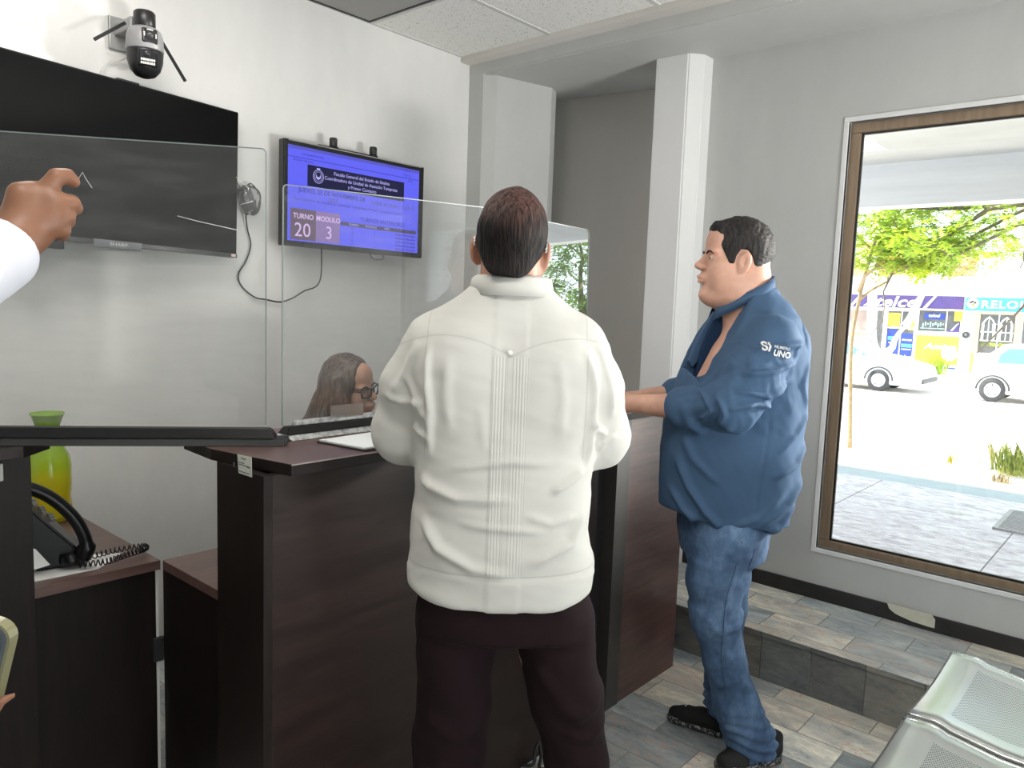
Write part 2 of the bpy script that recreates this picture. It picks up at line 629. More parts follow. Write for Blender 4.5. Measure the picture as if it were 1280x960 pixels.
def slate_mat(name, tx, ty, use=('x', 'y'), dark=1.0, bond=.5, offs=(0, 0)):
    """natural slate tiles, each tile its own stone"""
    m = M(name, (.4, .4, .4), .38)
    dark *= 1.75
    X, Y, Z = m.xyz()
    d = {'x': X, 'y': Y, 'z': Z}
    a, b = d[use[0]] + offs[0], d[use[1]] + offs[1]
    row = (b / ty).floor()
    u = a / tx + (row.mod(2.0)) * bond + (row * .377).sin() * .13
    col = u.floor()
    w = m.white(m.comb(col, row, 3.1))
    w2 = m.white(m.comb(col, row, 9.7))
    # drift the pattern inside each stone
    nv = m.comb(a * 3 + w * 31, b * 7 + w * 17, w2 * 23)
    n1 = m.noise(1.6, 7, .62, vec=nv, dist=.6)
    n2 = m.noise(7, 6, .6, vec=nv, dist=1.5)
    k = dark
    stone = m.ramp(w, [(0, (.20 * k, .215 * k, .215 * k)), (.18, (.30 * k, .315 * k, .31 * k)), (.34, (.42 * k, .39 * k, .335 * k)), (.47, (.245 * k, .26 * k, .265 * k)),
                       (.60, (.47 * k, .445 * k, .395 * k)), (.72, (.33 * k, .35 * k, .345 * k)), (.84, (.37 * k, .335 * k, .295 * k)), (.93, (.27 * k, .27 * k, .26 * k))], 'CONSTANT')
    veins = m.ramp(n1 * .65 + n2 * .35, [(.33, (.42, .45, .47)), (.43, (.80, .82, .82)), (.50, (1.0, .99, .95)), (.56, (1.22, 1.19, 1.10)), (.66, (1.65, 1.55, 1.38))])
    c1 = m.mix(1.0, stone, veins, 'MULTIPLY')
    rust = m.mix((n2.step(.54, .62)) * (w2.step(.45, .6)) * .8, c1, (.40 * k, .23 * k, .15 * k))
    fu = u.fract(); fv = (b / ty).fract()
    gx = (fu.mn(1.0 - fu)) * tx; gy = (fv.mn(1.0 - fv)) * ty
    g = gx.mn(gy)
    mask = 1.0 - g.step(.0012, .0034)
    m.set('Base Color', m.mix(1.0, m.mix(mask, rust, (.20 * k, .185 * k, .16 * k)), (.93, .97, 1.03), 'MULTIPLY'))
    m.set('Roughness', n2 * .35 + .22 + mask * .3)
    m.bump(g.step(.0, .006) * .8 + n1 * .35, .35, .004)
    return m.done()
MFLOOR = slate_mat('slate_floor', .36, .18, ('y', 'x'), .92)
MPLAT = slate_mat('slate_platform', .34, .17, ('y', 'x'), .92, .5, (.1, .01))
MRISER = slate_mat('slate_riser', .205, .30, ('y', 'z'), .32, 0, (.03, .05))

def ceil_mat(name, base, dots=True):
    m = M(name, base, .85)
    if dots:
        n = m.noise(150, 2, .5)
        n2 = m.noise(60, 3, .6)
        m.set('Base Color', m.ramp(n * .7 + n2 * .3, [(.34, tuple(c * .45 for c in base)), (.42, base), (.8, tuple(min(1, c * 1.04) for c in base))]))
        m.bump(n, .35, .003)
    return m.done()
MCEIL = ceil_mat('fissured_ceiling_tile', (.84, .84, .80))
MCEILD = ceil_mat('plain_grey_ceiling_panel', (.36, .36, .34), False)
MBAR = simple('white_metal_bar', (.62, .62, .60), .5, 0, .03)
MBLACK = simple('black_plastic', (.012, .012, .013), .35, 0, .2)
MBLACKM = simple('matt_black_plastic', (.02, .02, .021), .6, 0, .2)
MDKBASE = simple('dark_baseboard', (.022, .020, .020), .45, 0, .3, 12)

# ------------------------------------------------------------------ room shell
ZC, ZS = 2.83, 2.735
XW, XF, YB = 3.526, 3.07, 3.08
XL, YR = -2.2, -3.6
WY0, WY1, WZ0, WZ1 = -.62, 1.190, .448, 2.353

struct('floor', B(XL, 4.0, YR, YB + .1, -.12, 0), MFLOOR)
struct('wall_back', B(XL - .15, XF + .001, YB, YB + .15, 0, 3.0), MWALL)
struct('wall_left', B(XL - .15, XL, YR, YB, 0, 3.0), MWALL)
# wall behind the photographer, with the glazed entrance
bm = bmesh.new()
box(bm, XL, -.75, YR - .15, YR, 0, 3.0)
box(bm, 2.25, XF + .7, YR - .15, YR, 0, 3.0)
box(bm, -.75, 2.25, YR - .15, YR, 2.5, 3.0)
struct('wall_rear', bm, MWALL)
# window side: wall with the opening, plus column and niche
bm = bmesh.new()
T = .16
box(bm, XW, XW + T, WY1, 1.86, 0, 3.0)
box(bm, XW, XW + T, WY0, WY1, 0, WZ0)
box(bm, XW, XW + T, WY0, WY1, WZ1, 3.0)
box(bm, XW, XW + T, YR, WY0, 0, 3.0)
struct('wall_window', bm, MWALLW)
bm = bmesh.new()
prism(bm, [(3.378, 1.912), (3.44, 1.86), (XW + T, 1.86), (XW + T, 2.12), (3.372, 2.088)], 0, 3.0)
bmesh.ops.bevel(bm, geom=[e for e in bm.edges if abs(e.verts[0].co.z - e.verts[1].co.z) > 1 and min(e.verts[0].co.x, e.verts[1].co.x) < 3.45], offset=.006, segments=2, affect='EDGES')
struct('wall_column', bm, MTRIMW)
bm = bmesh.new()
prism(bm, [(3.85, 2.10), (4.0, 2.10), (4.0, 3.2), (3.70, 3.2), (3.70, 3.01)], 0, 3.0)
struct('wall_niche', bm, wall_mat('niche_paint', (.50, .485, .45), .05))
bm = bmesh.new()
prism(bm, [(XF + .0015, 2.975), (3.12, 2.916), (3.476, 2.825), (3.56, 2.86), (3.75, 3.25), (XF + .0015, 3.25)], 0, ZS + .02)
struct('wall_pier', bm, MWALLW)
# ceiling, soffit beam
bm = bmesh.new(); box(bm, XL, XF, YR, YB, ZC, ZC + .03)
ceiling = struct('ceiling', bm, MCEIL)
bm = bmesh.new()
prism(bm, [(XF, YR), (4.05, YR), (4.05, 3.25), (XF, 3.25)], ZS, 3.0)
bmesh.ops.bevel(bm, geom=[e for e in bm.edges if all(abs(v.co.x - XF) < 1e-4 and abs(v.co.z - ZS) < 1e-4 for v in e.verts)], offset=.008, segments=2, affect='EDGES')
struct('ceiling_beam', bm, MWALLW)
# T-bar grid (one network of bars)
bm = bmesh.new()
gx = [3.066] + [2.39 - .61 * k for k in range(0, 8)]
gy = [3.072] + [3.08 - .61 * k for k in range(1, 11)]
for x in gx: box(bm, x - (.011 if x < 3 else .004), x + (.011 if x < 3 else .003), YR, YB, ZC - .004, ZC + .001)
for y in gy: box(bm, XL, XF, y - .011, y + .011, ZC - .0045, ZC + .001)
struct('trim_1', bm, MBAR)
bm = bmesh.new()
box(bm, 1.79, 2.365, 2.492, 3.06, ZC - .0022, ZC - .0002)
struct('trim_2', bm, MCEILD)
bm = bmesh.new()
box(bm, 1.785, 2.377, 2.484, 2.494, ZC - .0062, ZC - .001); box(bm, 2.365, 2.377, 2.484, 3.066, ZC - .0062, ZC - .001); box(bm, 1.785, 2.377, 3.056, 3.066, ZC - .0062, ZC - .001)
box(bm, 3.045, 3.068, 1.60, 1.83, ZC - .006, ZC - .001)
struct('trim_3', bm, MBLACK)

# raised slate platform along the window wall, with its nosing
bm = bmesh.new()
XS, ZP = 2.99, .207
vs = box(bm, XS + .006, 4.0, YR, 2.9, 0, ZP - .022, mi=1)
box(bm, XS - .004, 4.0, YR, 2.9, ZP - .022, ZP, mi=0, bev=.003)
for f_ in bm.faces:
    if f_.normal.x < -.5: f_.material_index = 1
struct('step_platform', bm, [MPLAT, MRISER])
bm = bmesh.new()
box(bm, XW - .012, XW, YR, 1.86, ZP, ZP + .068, bev=.002)
struct('baseboard_window', bm, MDKBASE)
struct('baseboard_back', B(XL, XF, YB - .012, YB, 0, .09, .002), MDKBASE)
# plaster patch come loose over the baseboard
bm = bmesh.new()
pts = [(.866, .282), (.855, .258), (.83, .243), (.80, .236), (.76, .229), (.70, .226), (.676, .226), (.676, .262), (.69, .28)]
prism(bm, [(p[0], p[1]) for p in pts], XW - .0155, XW - .011, axis='x')
tag(link('peeled_paint_flake', bm, simple('yellowed_plaster', (.62, .61, .50), .7, 0, .08)), 'pale yellow peeling paint flake hanging over the black baseboard under the window', 'paint flake')

# window: brown aluminium frame, plaster rim, pane
MALU = M('brown_anodised_aluminium', (.30, .22, .145), .42, .25)
_n = MALU.noise(40, 3, .5, stretch=(1, 1, .1)); MALU.set('Base Color', MALU.ramp(_n, [(.3, (.25, .18, .12)), (.7, (.34, .25, .17))]))
MALU = MALU.done()
bm = bmesh.new()
fx0, fx1, fw = 3.552, 3.602, .042
for (a, b, c, d) in ((WY0 + .001, WY1 - .001, WZ0 + .001, WZ0 + .036), (WY0 + .001, WY1 - .001, WZ1 - .002 - fw, WZ1 - .001), (WY1 - .002 - fw, WY1 - .001, WZ0 + .0365, WZ1 - .0025 - fw), (WY0 + .001, WY0 + .002 + fw, WZ0 + .0365, WZ1 - .0025 - fw)):
    box(bm, fx0, fx1, a, b, c, d, .003)
win = struct('window_1', bm, MALU)
bm = bmesh.new()
i0, i1, j0, j1 = WY0 + .0025 + fw, WY1 - .0025 - fw, WZ0 + .0365, WZ1 - .003 - fw
for (a, b, c, d) in ((i0, i1, j0, j0 + .008), (i0, i1, j1 - .008, j1), (i1 - .008, i1, j0, j1), (i0, i0 + .008, j0, j1)):
    box(bm, fx0 + .012, fx0 + .024, a, b, c, d)
g = link('gasket', bm, MBLACK, win)
MGLASS = clear_sheet('window_glass', (.985, .995, .99), 0.0, ior=1.35)
bm = bmesh.new(); box(bm, fx0 + .016, fx0 + .020, i0 + .004, i1 - .004, j0 + .004, j1 - .004)
link('pane', bm, MGLASS, win)
bm = bmesh.new()
bw = .022
for (a, b, c, d) in ((WY0 - bw, WY1 + bw, WZ1, WZ1 + bw), (WY1, WY1 + bw, WZ0 - bw, WZ1), (WY0 - bw, WY0, WZ0 - bw, WZ1), (WY0, WY1, WZ0 - bw, WZ0)):
    box(bm, XW - .006, XW + .022, a, b, c, d, .003)
struct('trim_4', bm, MTRIMW)

# glazed entrance behind the photographer
bm = bmesh.new()
for x in (-.75, .2, 1.2, 2.19): box(bm, x, x + .06, YR - .1, YR - .04, 0, 2.5, .004)
box(bm, -.75, 2.25, YR - .1, YR - .04, 2.44, 2.5, .004); box(bm, -.75, 2.25, YR - .1, YR - .04, 0, .07, .004)
d_ = struct('door_1', bm, MALU)
link('pane', B(-.72, 2.2, YR - .074, YR - .068, .07, 2.44), MGLASS, d_)

# recessed ceiling lamps, the last two added to brighten the television wall
MLAMP = emis('lamp_diffuser', (1, .97, .92), 5.0)
MLAMPW = [emis('added_lamp_warm', (1, .945, .89), 17.0), emis('added_lamp_soft', (1, .955, .90), 20.0)]
lamp_pos = [(-1.58, .94), (-.35, -1.8), (1.48, -1.8), (.865, 2.165), (.255, .335)]
for i, (x, y) in enumerate(lamp_pos):
    t = thing('ceiling_lamp', ['square recessed ceiling lamp on the far left of the room', 'square recessed ceiling lamp toward the left rear of the room', 'square recessed ceiling lamp by the entrance on the window side', 'added square recessed ceiling lamp behind the counters in front of the large television', 'added square recessed ceiling lamp above the pointing person'][i], 'ceiling lamp', (x, y, ZC - .001))
    bm = bmesh.new()
    for a in ((-.29, .29, -.29, -.265), (-.29, .29, .265, .29), (-.29, -.265, -.265, .265), (.265, .29, -.265, .265)):
        box(bm, *a, -.012, 0)
    link('lamp_frame', bm, MBAR, t)
    link('diffuser', B(-.265, .265, -.265, .265, -.008, -.001), MLAMP if i < 3 else MLAMPW[i - 3], t)
# ------------------------------------------------------------------ outside the window
def concrete(name, base, scale=4, var=.15, bumpy=.2):
    m = M(name, base, .8)
    n = m.noise(scale, 8, .65, dist=.4)
    m.set('Base Color', m.ramp(n, [(.3, tuple(c * (1 - var) for c in base)), (.7, tuple(min(1, c * (1 + var)) for c in base))]))
    m.bump(n, bumpy, .02)
    return m.done()
# stamped pavement under the canopy
m = M('stamped_concrete', (.4, .38, .42), .6)
X, Y, Z = m.xyz()
n = m.noise(5, 8, .7, stretch=(2.2, .8, 1), dist=.8)
n2 = m.noise(22, 5, .7, stretch=(1.8, .7, 1))
c = m.ramp(n * .6 + n2 * .4, [(.38, (.40, .37, .44)), (.46, (.60, .57, .65)), (.54, (.80, .78, .86)), (.64, (.92, .92, .97))])
jx = ((Y + .365) / 1.115).fract(); jm = (jx.mn(1.0 - jx) * 1.115).lt(.004)
jy = ((X - 3.4) / 1.9).fract(); jm2 = (jy.mn(1.0 - jy) * 1.9).lt(.003)
m.set('Base Color', m.mix(jm.mx(jm2), c, (.12, .11, .12)))
m.bump(n * .5 + n2 * .5 - jm.mx(jm2) * .5, .5, .02)
struct('pavement', B(3.686, 7.06, -9, 6.5, -.3, .10), m.done())
bm = bmesh.new()
prism(bm, [(7.06, .088), (7.06, -.3), (7.62, -.3), (7.62, .06)], -9, 6.5, axis='y')
struct('kerb', bm, concrete('kerb_concrete', (.42, .48, .54), 6, .1))
bm = bmesh.new()
prism(bm, [(7.62, .058), (7.62, -2), (70, -2), (70, -.6), (33.2, -.6), (18, -.6), (12, -.34)], -40, 40, axis='y')
struct('street', bm, concrete('pale_asphalt', (.62, .60, .57), 2.5, .05))
bm = bmesh.new(); prism(bm, [(31.8, -.62), (31.8, -.60), (34, -.55), (34, -.7)], -40, 40, axis='y')
struct('far_pavement', bm, concrete('far_pavement_concrete', (.66, .63, .58), 2.5, .05))
# canopy over the pavement: soffit and edge beam
m = M('canopy_paint', (.66, .64, .60), .8); n = m.noise(3, 6, .6, stretch=(1, .3, 3)); m.set('Base Color', m.ramp(n, [(.35, (.60, .57, .52)), (.65, (.70, .68, .64))])); MCAN = m.done()
m = M('canopy_beam_paint', (.8, .8, .8), .75); n = m.noise(2.5, 7, .65, stretch=(1, .25, 5)); m.set('Base Color', m.ramp(n, [(.35, (.76, .755, .76)), (.65, (.85, .85, .855))])); m.bump(n, .2, .01); MCANB = m.done()
struct('canopy_slab', B(3.0, 7.25, -9, 6.5, 2.8, 3.05), MCAN)
struct('canopy_beam', B(7.02, 7.25, -9, 6.5, 2.445, 2.82), MCANB)
bm = bmesh.new(); box(bm, 3.69, 7.0, -.62, -.6, 2.78, 2.8); box(bm, 3.9, 3.93, 1.1, 1.115, 2.74, 2.8)
struct('canopy_joint', bm, MDKBASE)
# drain grate and cover
t = thing('drain_grate', 'grey slotted drain grate set in the stamped pavement', 'drain grate', (6.36, .60, .10))
MGR = simple('galvanised_iron', (.42, .42, .44), .6, .3)
bm = bmesh.new()
for k in range(16): box(bm, -.33 + k * .042, -.312 + k * .042, -.24, .24, 0, .014)
link('slats', bm, MGR, t)
bm = bmesh.new()
for a in ((-.35, .34, -.27, -.24), (-.35, .34, .24, .27), (-.35, -.33, -.24, .24), (.32, .34, -.24, .24)): box(bm, *a, 0, .016)
link('grate_frame', bm, MGR, t)
bm = bmesh.new(); lathe(bm, [(0, .006), (.055, .006), (.06, .002), (.075, .002), (.078, 0)], 20, (6.3, 1.16, .10))
tag(link('valve_cover', bm, simple('pale_cover', (.6, .6, .62), .5)), 'small round pale cover in the pavement beside the drain grate', 'cover')

# --- plants -----------------------------------------------------------
def leaf_mat(name, cols, trans=.5):
    m = M(name, cols[0], .5)
    n = m.noise(3.0, 3, .5)
    n2 = m.noise(25, 2, .5)
    m.set('Base Color', m.ramp(n * .6 + n2 * .4, [(.36, cols[0]), (.5, cols[1]), (.64, cols[2])]))
    nt = m.nt
    out = [q for q in nt.nodes if q.type == 'OUTPUT_MATERIAL'][0]
    tl = nt.nodes.new('ShaderNodeBsdfTranslucent'); mx = nt.nodes.new('ShaderNodeMixShader'); mx.inputs[0].default_value = trans
    link_c = m.b.inputs['Base Color'].links[0].from_socket
    nt.links.new(link_c, tl.inputs[0])
    nt.links.new(m.b.outputs[0], mx.inputs[1]); nt.links.new(tl.outputs[0], mx.inputs[2]); nt.links.new(mx.outputs[0], out.inputs[0])
    return m.done()
MLEAF = leaf_mat('yellow_green_leaf', [(.16, .28, .02), (.36, .50, .03), (.62, .70, .06)])
MLEAF2 = leaf_mat('mid_green_leaf', [(.08, .17, .03), (.17, .30, .05), (.30, .42, .08)])
MLEAFO = leaf_mat('drying_leaf', [(.25, .30, .04), (.48, .38, .06), (.60, .30, .08)])
MBARK = simple('grey_bark', (.19, .15, .125), .85, 0, .35, 14, .4)
MBARKP = simple('white_bark', (.80, .78, .74), .8, 0, .06, 9, .2)
MBARKT = simple('tan_sapling_bark', (.42, .30, .18), .8, 0, .2, 20, .2)

def leaves(bm, rng, pts, n, spread, size, droop=.4, zmin=-99):
    """pinnate sprays: each spray is a stalk with small leaflets both sides"""
    for _ in range(n):
        p = Vector(rng.choice(pts)) + Vector([rng.gauss(0, spread * s) for s in (1, 1, .6)])
        if p.z < zmin: continue
        a = rng.uniform(0, 6.283); el = rng.uniform(-.9, .35) * droop * 2
        d = Vector((math.cos(a) * math.cos(el), math.sin(a) * math.cos(el), math.sin(el)))
        side = d.cross(Vector((rng.gauss(0, .3), rng.gauss(0, .3), 1))).normalized()
        nl = rng.randint(5, 8)
        L = size * rng.uniform(.7, 1.3)
        for k in range(nl):
            q = p + d * (L * k / nl) + Vector((0, 0, -.12 * L * (k / nl) ** 2))
            for s in (-1, 1):
                w = L * .34; t = L * .085
                dd = (side * s + d * .55).normalized()
                nn = dd.cross(d).normalized()
                tip = q + dd * w + nn * rng.uniform(-.02, .02) * 1.0
                m1 = q + dd * w * .5 + d * t; m2 = q + dd * w * .5 - d * t
                vs = [bm.verts.new(x) for x in (q, m1, tip, m2)]
                bm.faces.new(vs)
def branchy(bm, rng, a, b, r0, r1, n, depth, tips, jitter=.12, kids=3):
    a, b = Vector(a), Vector(b)
    pts = [a]
    for k in range(1, 6):
        f = k / 5
        pts.append(a.lerp(b, f) + Vector([rng.gauss(0, jitter * (b - a).length * .25) for _ in range(3)]) * (1 if k < 5 else .2))
    tube(bm, pts, [r0 + (r1 - r0) * k / 5 for k in range(6)], 7)
    tips.extend([tuple(p) for p in pts[2:]])
    if depth:
        for _ in range(kids):
            k = rng.randint(2, 5)
            d = (b - a).normalized()
            q = Vector([rng.gauss(0, 1) for _ in range(3)]); q = (q - d * q.dot(d)).normalized()
            L = (b - a).length * rng.uniform(.35, .6)
            e = pts[k] + (d * .6 + q * .8).normalized() * L
            branchy(bm, rng, pts[k], e, r1 * 1.1 + .002, r1 * .4, n, depth - 1, tips, jitter, kids)

def tree(name, label, trunk, limbs, rng, nleaf, spread, size, bark, leafm, extra=None, depth=1, kids=3, group=None, zmin=-99):
    t = thing(name, label, 'tree', trunk[0], group=group)
    o = Vector(trunk[0])
    bm = bmesh.new(); tips = []
    tp = [Vector(p) - o for p in trunk]
    tube(bm, spline(tp, 5), [trunk_r(i, len(tp) * 5 - 4, name_r[0], name_r[1]) for i in range(len(tp) * 5 - 4)], 10)
    for a, b, r in limbs:
        branchy(bm, rng, Vector(a) - o, Vector(b) - o, r, r * .35, 5, depth, tips, kids=kids)
    link('trunk', bm, bark, t)
    bm = bmesh.new(); leaves(bm, rng, tips, nleaf, spread, size, zmin=zmin - o.z)
    link('foliage', bm, leafm, t)
    if extra:
        pts, n, sp, sz, mm = extra
        bm = bmesh.new(); leaves(bm, rng, [tuple(Vector(p) - o) for p in pts], n, sp, sz)
        link('dry_leaves', bm, mm, t)
    return t
name_r = [.03, .02]
def trunk_r(i, n, a, b): return a + (b - a) * i / (n - 1)
rng = random.Random(11)
# slender sapling nearest the window
name_r = [.030, .018]
tree('street_tree', 'slender tan sapling at the left edge of the window, yellow-green crown above it',
     [(9.68, 2.96, -.1), (9.68, 3.0, .5), (9.62, 3.02, 1.2), (9.66, 2.98, 1.75), (9.7, 2.9, 2.3)],
     [((9.64, 3.0, 1.8), (9.4, 2.55, 2.5), .02), ((9.66, 2.98, 1.7), (9.9, 2.35, 2.25), .018), ((9.7, 2.9, 2.3), (9.3, 3.4, 2.9), .016), ((9.7, 2.9, 2.3), (9.9, 2.6, 3.0), .016)],
     rng, 520, .17, .21, MBARKT, MLEAF, zmin=2.06, extra=([(9.7, 2.75, 2.1), (9.8, 2.4, 2.15)], 10, .10, .16, MLEAFO))
# big tree whose boughs reach in from the right
name_r = [.16, .11]
tree('street_tree', 'tree reaching in from the right of the window with drooping boughs of yellow-green leaves',
     [(10.6, -1.4, -.2), (10.5, -1.3, 1.0), (10.4, -1.0, 2.2), (10.3, -.8, 3.0)],
     [((10.3, -.9, 2.8), (9.2, 2.7, 2.75), .06), ((9.9, .6, 2.75), (9.2, 1.95, 2.15), .035), ((9.6, 1.3, 2.85), (9.3, 2.2, 2.35), .035), ((9.7, 1.2, 2.8), (9.3, 2.55, 1.98), .022),
      ((10.3, -.8, 2.9), (11.5, 1.4, 3.3), .05), ((10.2, -.7, 2.9), (9.3, -2.4, 2.6), .05), ((10, .3, 2.75), (9.0, 1.25, 2.45), .03)],
     rng, 900, .16, .21, MBARK, MLEAF, zmin=2.08, extra=([(9.3, 2.2, 2.12), (9.3, 1.85, 2.1), (9.25, 2.4, 2.1)], 18, .07, .13, MLEAFO), kids=3)
# bushy tree seen in the acrylic screen's reflection
name_r = [.10, .07]
tree('street_tree', 'bushy green street tree further along the pavement',
     [(9.4, -3.6, -.1), (9.35, -3.5, .9), (9.3, -3.6, 1.9)],
     [((9.35, -3.5, .8), (8.9, -2.5, 1.9), .04), ((9.3, -3.6, 1.2), (9.2, -4.8, 2.2), .04), ((9.3, -3.6, 1.8), (9.0, -3.4, 3.0), .04), ((9.3, -3.6, 1.4), (10.2, -3.0, 2.4), .04), ((9.35, -3.5, .9), (8.8, -3.9, 1.6), .03), ((9.35, -3.5, .8), (8.8, -4.7, 1.3), .03), ((9.35, -3.5, 1.5), (9.0, -2.0, 2.6), .03)],
     rng, 1300, .26, .24, MBARK, MLEAF2, depth=1, kids=3)
# white forked tree across the street
name_r = [.20, .15]
tree('street_tree', 'white forked tree across the street in front of the purple shop',
     [(30, 8.35, -.62), (30, 8.3, -.2), (30, 8.68, .5), (30, 8.78, 1.6), (30, 8.86, 3.0), (30, 8.9, 3.9)],
     [((30, 8.3, -.1), (30, 7.6, 1.2), .16), ((30, 7.6, 1.2), (30, 6.9, 2.9), .15), ((30, 6.9, 2.9), (29.6, 5.6, 4.6), .10), ((30, 8.9, 3.4), (29.5, 10.6, 5.0), .10), ((30, 8.8, 3.2), (30, 8.0, 5.2), .08)],
     rng, 500, .35, .5, MBARKP, MLEAF, depth=0, zmin=3.7)
# fill the fork with a thicker joint
# planting strip
def tuft(name, label, loc, n, h, sp, mat, seed):
    rg = random.Random(seed)
    bm = bmesh.new()
    for _ in range(n):
        a = rg.uniform(0, 6.28); r = sp * rg.random() ** .5
        p = Vector((r * math.cos(a), r * math.sin(a), -.03)); hh = h * rg.uniform(.5, 1.1)
        lean = Vector((rg.gauss(0, .25), rg.gauss(0, .25), 0)) * hh
        w = Vector((math.cos(a + 1.5), math.sin(a + 1.5), 0)) * .008
        m_ = p + lean * .4 + Vector((0, 0, hh * .6)); t_ = p + lean + Vector((0, 0, hh))
        q = [bm.verts.new(x) for x in (p - w, p + w, m_ + w * .8, t_, m_ - w * .8)]
        bm.faces.new(q)
    o = link(name, bm, mat); o.location = loc
    return tag(o, label, 'plant')
tuft('grass_clump', 'clump of tall green grass at the right edge of the window view', (9.35, 1.22, -.03), 170, .33, .22, leaf_mat('strip_grass', [(.10, .16, .03), (.26, .30, .06), (.42, .38, .12)]), 3)
tuft('seedling', 'tiny brown-green seedling in the planting strip left of the grass clump', (9.40, 1.80, -.03), 14, .12, .05, MLEAFO, 4)
tuft('dry_weed', 'dry straw-coloured weed nearer than the grass clump', (8.5, 1.2, .01), 80, .08, .09, leaf_mat('straw', [(.25, .2, .12), (.4, .33, .2), (.5, .42, .28)]), 5)
tuft('shop_front_shrub', 'small yellow-green shrub before the yellow board across the street', (32.2, 6.95, -.62), 150, 1.05, .35, MLEAF, 6)

# --- cars -------------------------------------------------------------
MCARW = M('white_car_paint', (.78, .78, .78), .25, 0, Coat_Weight=.6).done()
MCARG = M('car_glass_blue', (.12, .30, .38), .08).done()
MTYRE = simple('tyre_rubber', (.05, .05, .055), .8)
MHUB = simple('silver_wheel', (.75, .75, .76), .35, .4, .03)
MDKP = simple('dark_car_plastic', (.06, .06, .065), .5)
MLENS = M('headlamp_lens', (.55, .56, .58), .15).done()
def car(label, loc, prof, wheels, glass, length, wid=1.68):
    """profile in (y along car, z); car nose toward -y"""
    t = thing('car', label, 'car', loc)
    bm = bmesh.new()
    n = len(prof)
    xs = [(-wid / 2, .0), (-wid / 2 + .05, .03), (wid / 2 - .05, .03), (wid / 2, 0)]
    # side skins lean inward above the belt line
    def sec(x, k):
        out = []
        for (y, z) in prof:
            up = max(0, z - .85) * .28
            xx = x
            if x < 0: xx = x + up
            else: xx = x - up
            out.append(bm.verts.new((xx, y, z)))
        return out
    A = sec(-wid / 2, 0); C = sec(wid / 2, 0)
    bm.faces.new(A); bm.faces.new(list(reversed(C)))
    for i in range(n):
        bm.faces.new((A[i], A[(i + 1) % n], C[(i + 1) % n], C[i]))
    bmesh.ops.recalc_face_normals(bm, faces=bm.faces)
    bmesh.ops.bevel(bm, geom=[e for e in bm.edges if abs(e.verts[0].co.x - e.verts[1].co.x) < .4], offset=.035, segments=3, affect='EDGES')
    body = link('body', bm, MCARW, t, True)
    for (ys, sgn) in ((glass, -1),):
        for poly in ys:
            bm = bmesh.new()
            vs = []
            for (y, z) in poly:
                vs.append((sgn * (wid / 2 - max(0, z - .85) * .28) + sgn * .006, y, z))
            prism_v = [bm.verts.new(v) for v in vs]; v2 = [bm.verts.new((v[0] + .02, v[1], v[2])) for v in vs]
            bm.faces.new(prism_v); bm.faces.new(list(reversed(v2)))
            for i in range(len(vs)): bm.faces.new((prism_v[i], prism_v[(i + 1) % len(vs)], v2[(i + 1) % len(vs)], v2[i]))
            link('side_window', bm, MCARG, t)
    for (y, sgn) in [(w, s) for w in wheels for s in (-1, 1)]:
        bm = bmesh.new()
        lathe(bm, [(.19, -.10), (.29, -.10), (.315, -.06), (.315, .06), (.29, .10), (.19, .10)], 28)
        bmesh.ops.rotate(bm, verts=bm.verts, matrix=Matrix.Rotation(R(90), 3, 'Y'))
        bmesh.ops.translate(bm, verts=bm.verts, vec=(sgn * (wid / 2 - .09), y, .315))
        w_ = link('wheel', bm, MTYRE, t)
        bm = bmesh.new()
        lathe(bm, [(0, .085), (.05, .09), (.06, .08), (.2, .075), (.215, .095), (.215, -.05), (0, -.05)], 24)
        for k in range(5):
            a = k * 1.2566
            bm2 = bmesh.new(); 
            lathe(bm, [(0, .084), (.018, .084), (.02, .078)], 8, (.13 * math.cos(a), .13 * math.sin(a), .004), mi=1)
        bmesh.ops.rotate(bm, verts=bm.verts, matrix=Matrix.Rotation(R(90 * sgn), 3, 'Y'))
        bmesh.ops.translate(bm, verts=bm.verts, vec=(sgn * (wid / 2 - .09), y, .315))
        link('hub_cap', bm, [MHUB, MDKP], w_)
        # arch lip
        bm = bmesh.new()
        tube(bm, [(sgn * (wid / 2 + .0), y + .37 * math.cos(a), .315 + .37 * math.sin(a)) for a in [math.pi * k / 14 for k in range(15)]], .022, 6)
        link('wheel_arch', bm, MDKP, t)
    return t
c1 = car('white sedan parked across the street, nose toward the right', (23.85, 9.4, -.6),
    [(-4.08, .30), (-4.10, .55), (-4.02, .74), (-3.1, .98), (-2.75, 1.03), (-1.9, 1.48), (-1.0, 1.52), (-.3, 1.42), (.35, 1.08), (.75, 1.04), (.8, .5), (.78, .22), (-4.0, .2)],
    (-2.98, -.35), [[(-2.62, 1.0), (-1.88, 1.40), (-1.1, 1.44), (-1.1, 1.0)], [(-1.04, 1.0), (-1.04, 1.44), (-.35, 1.36), (.1, 1.03)]], 4.9)
bm = bmesh.new(); prism(bm, [(-4.09, .66), (-3.72, .80), (-3.70, .70), (-4.09, .60)], -.86, -.5, axis='x'); link('headlamp', bm, MLENS, c1)
bm = bmesh.new(); box(bm, -.80, .80, -4.125, -4.07, .30, .42, .01); link('bumper_grille', bm, MDKP, c1)
bm = bmesh.new(); box(bm, -.97, -.84, -2.5, -2.36, .99, 1.1, .02); link('wing_mirror', bm, MCARW, c1)
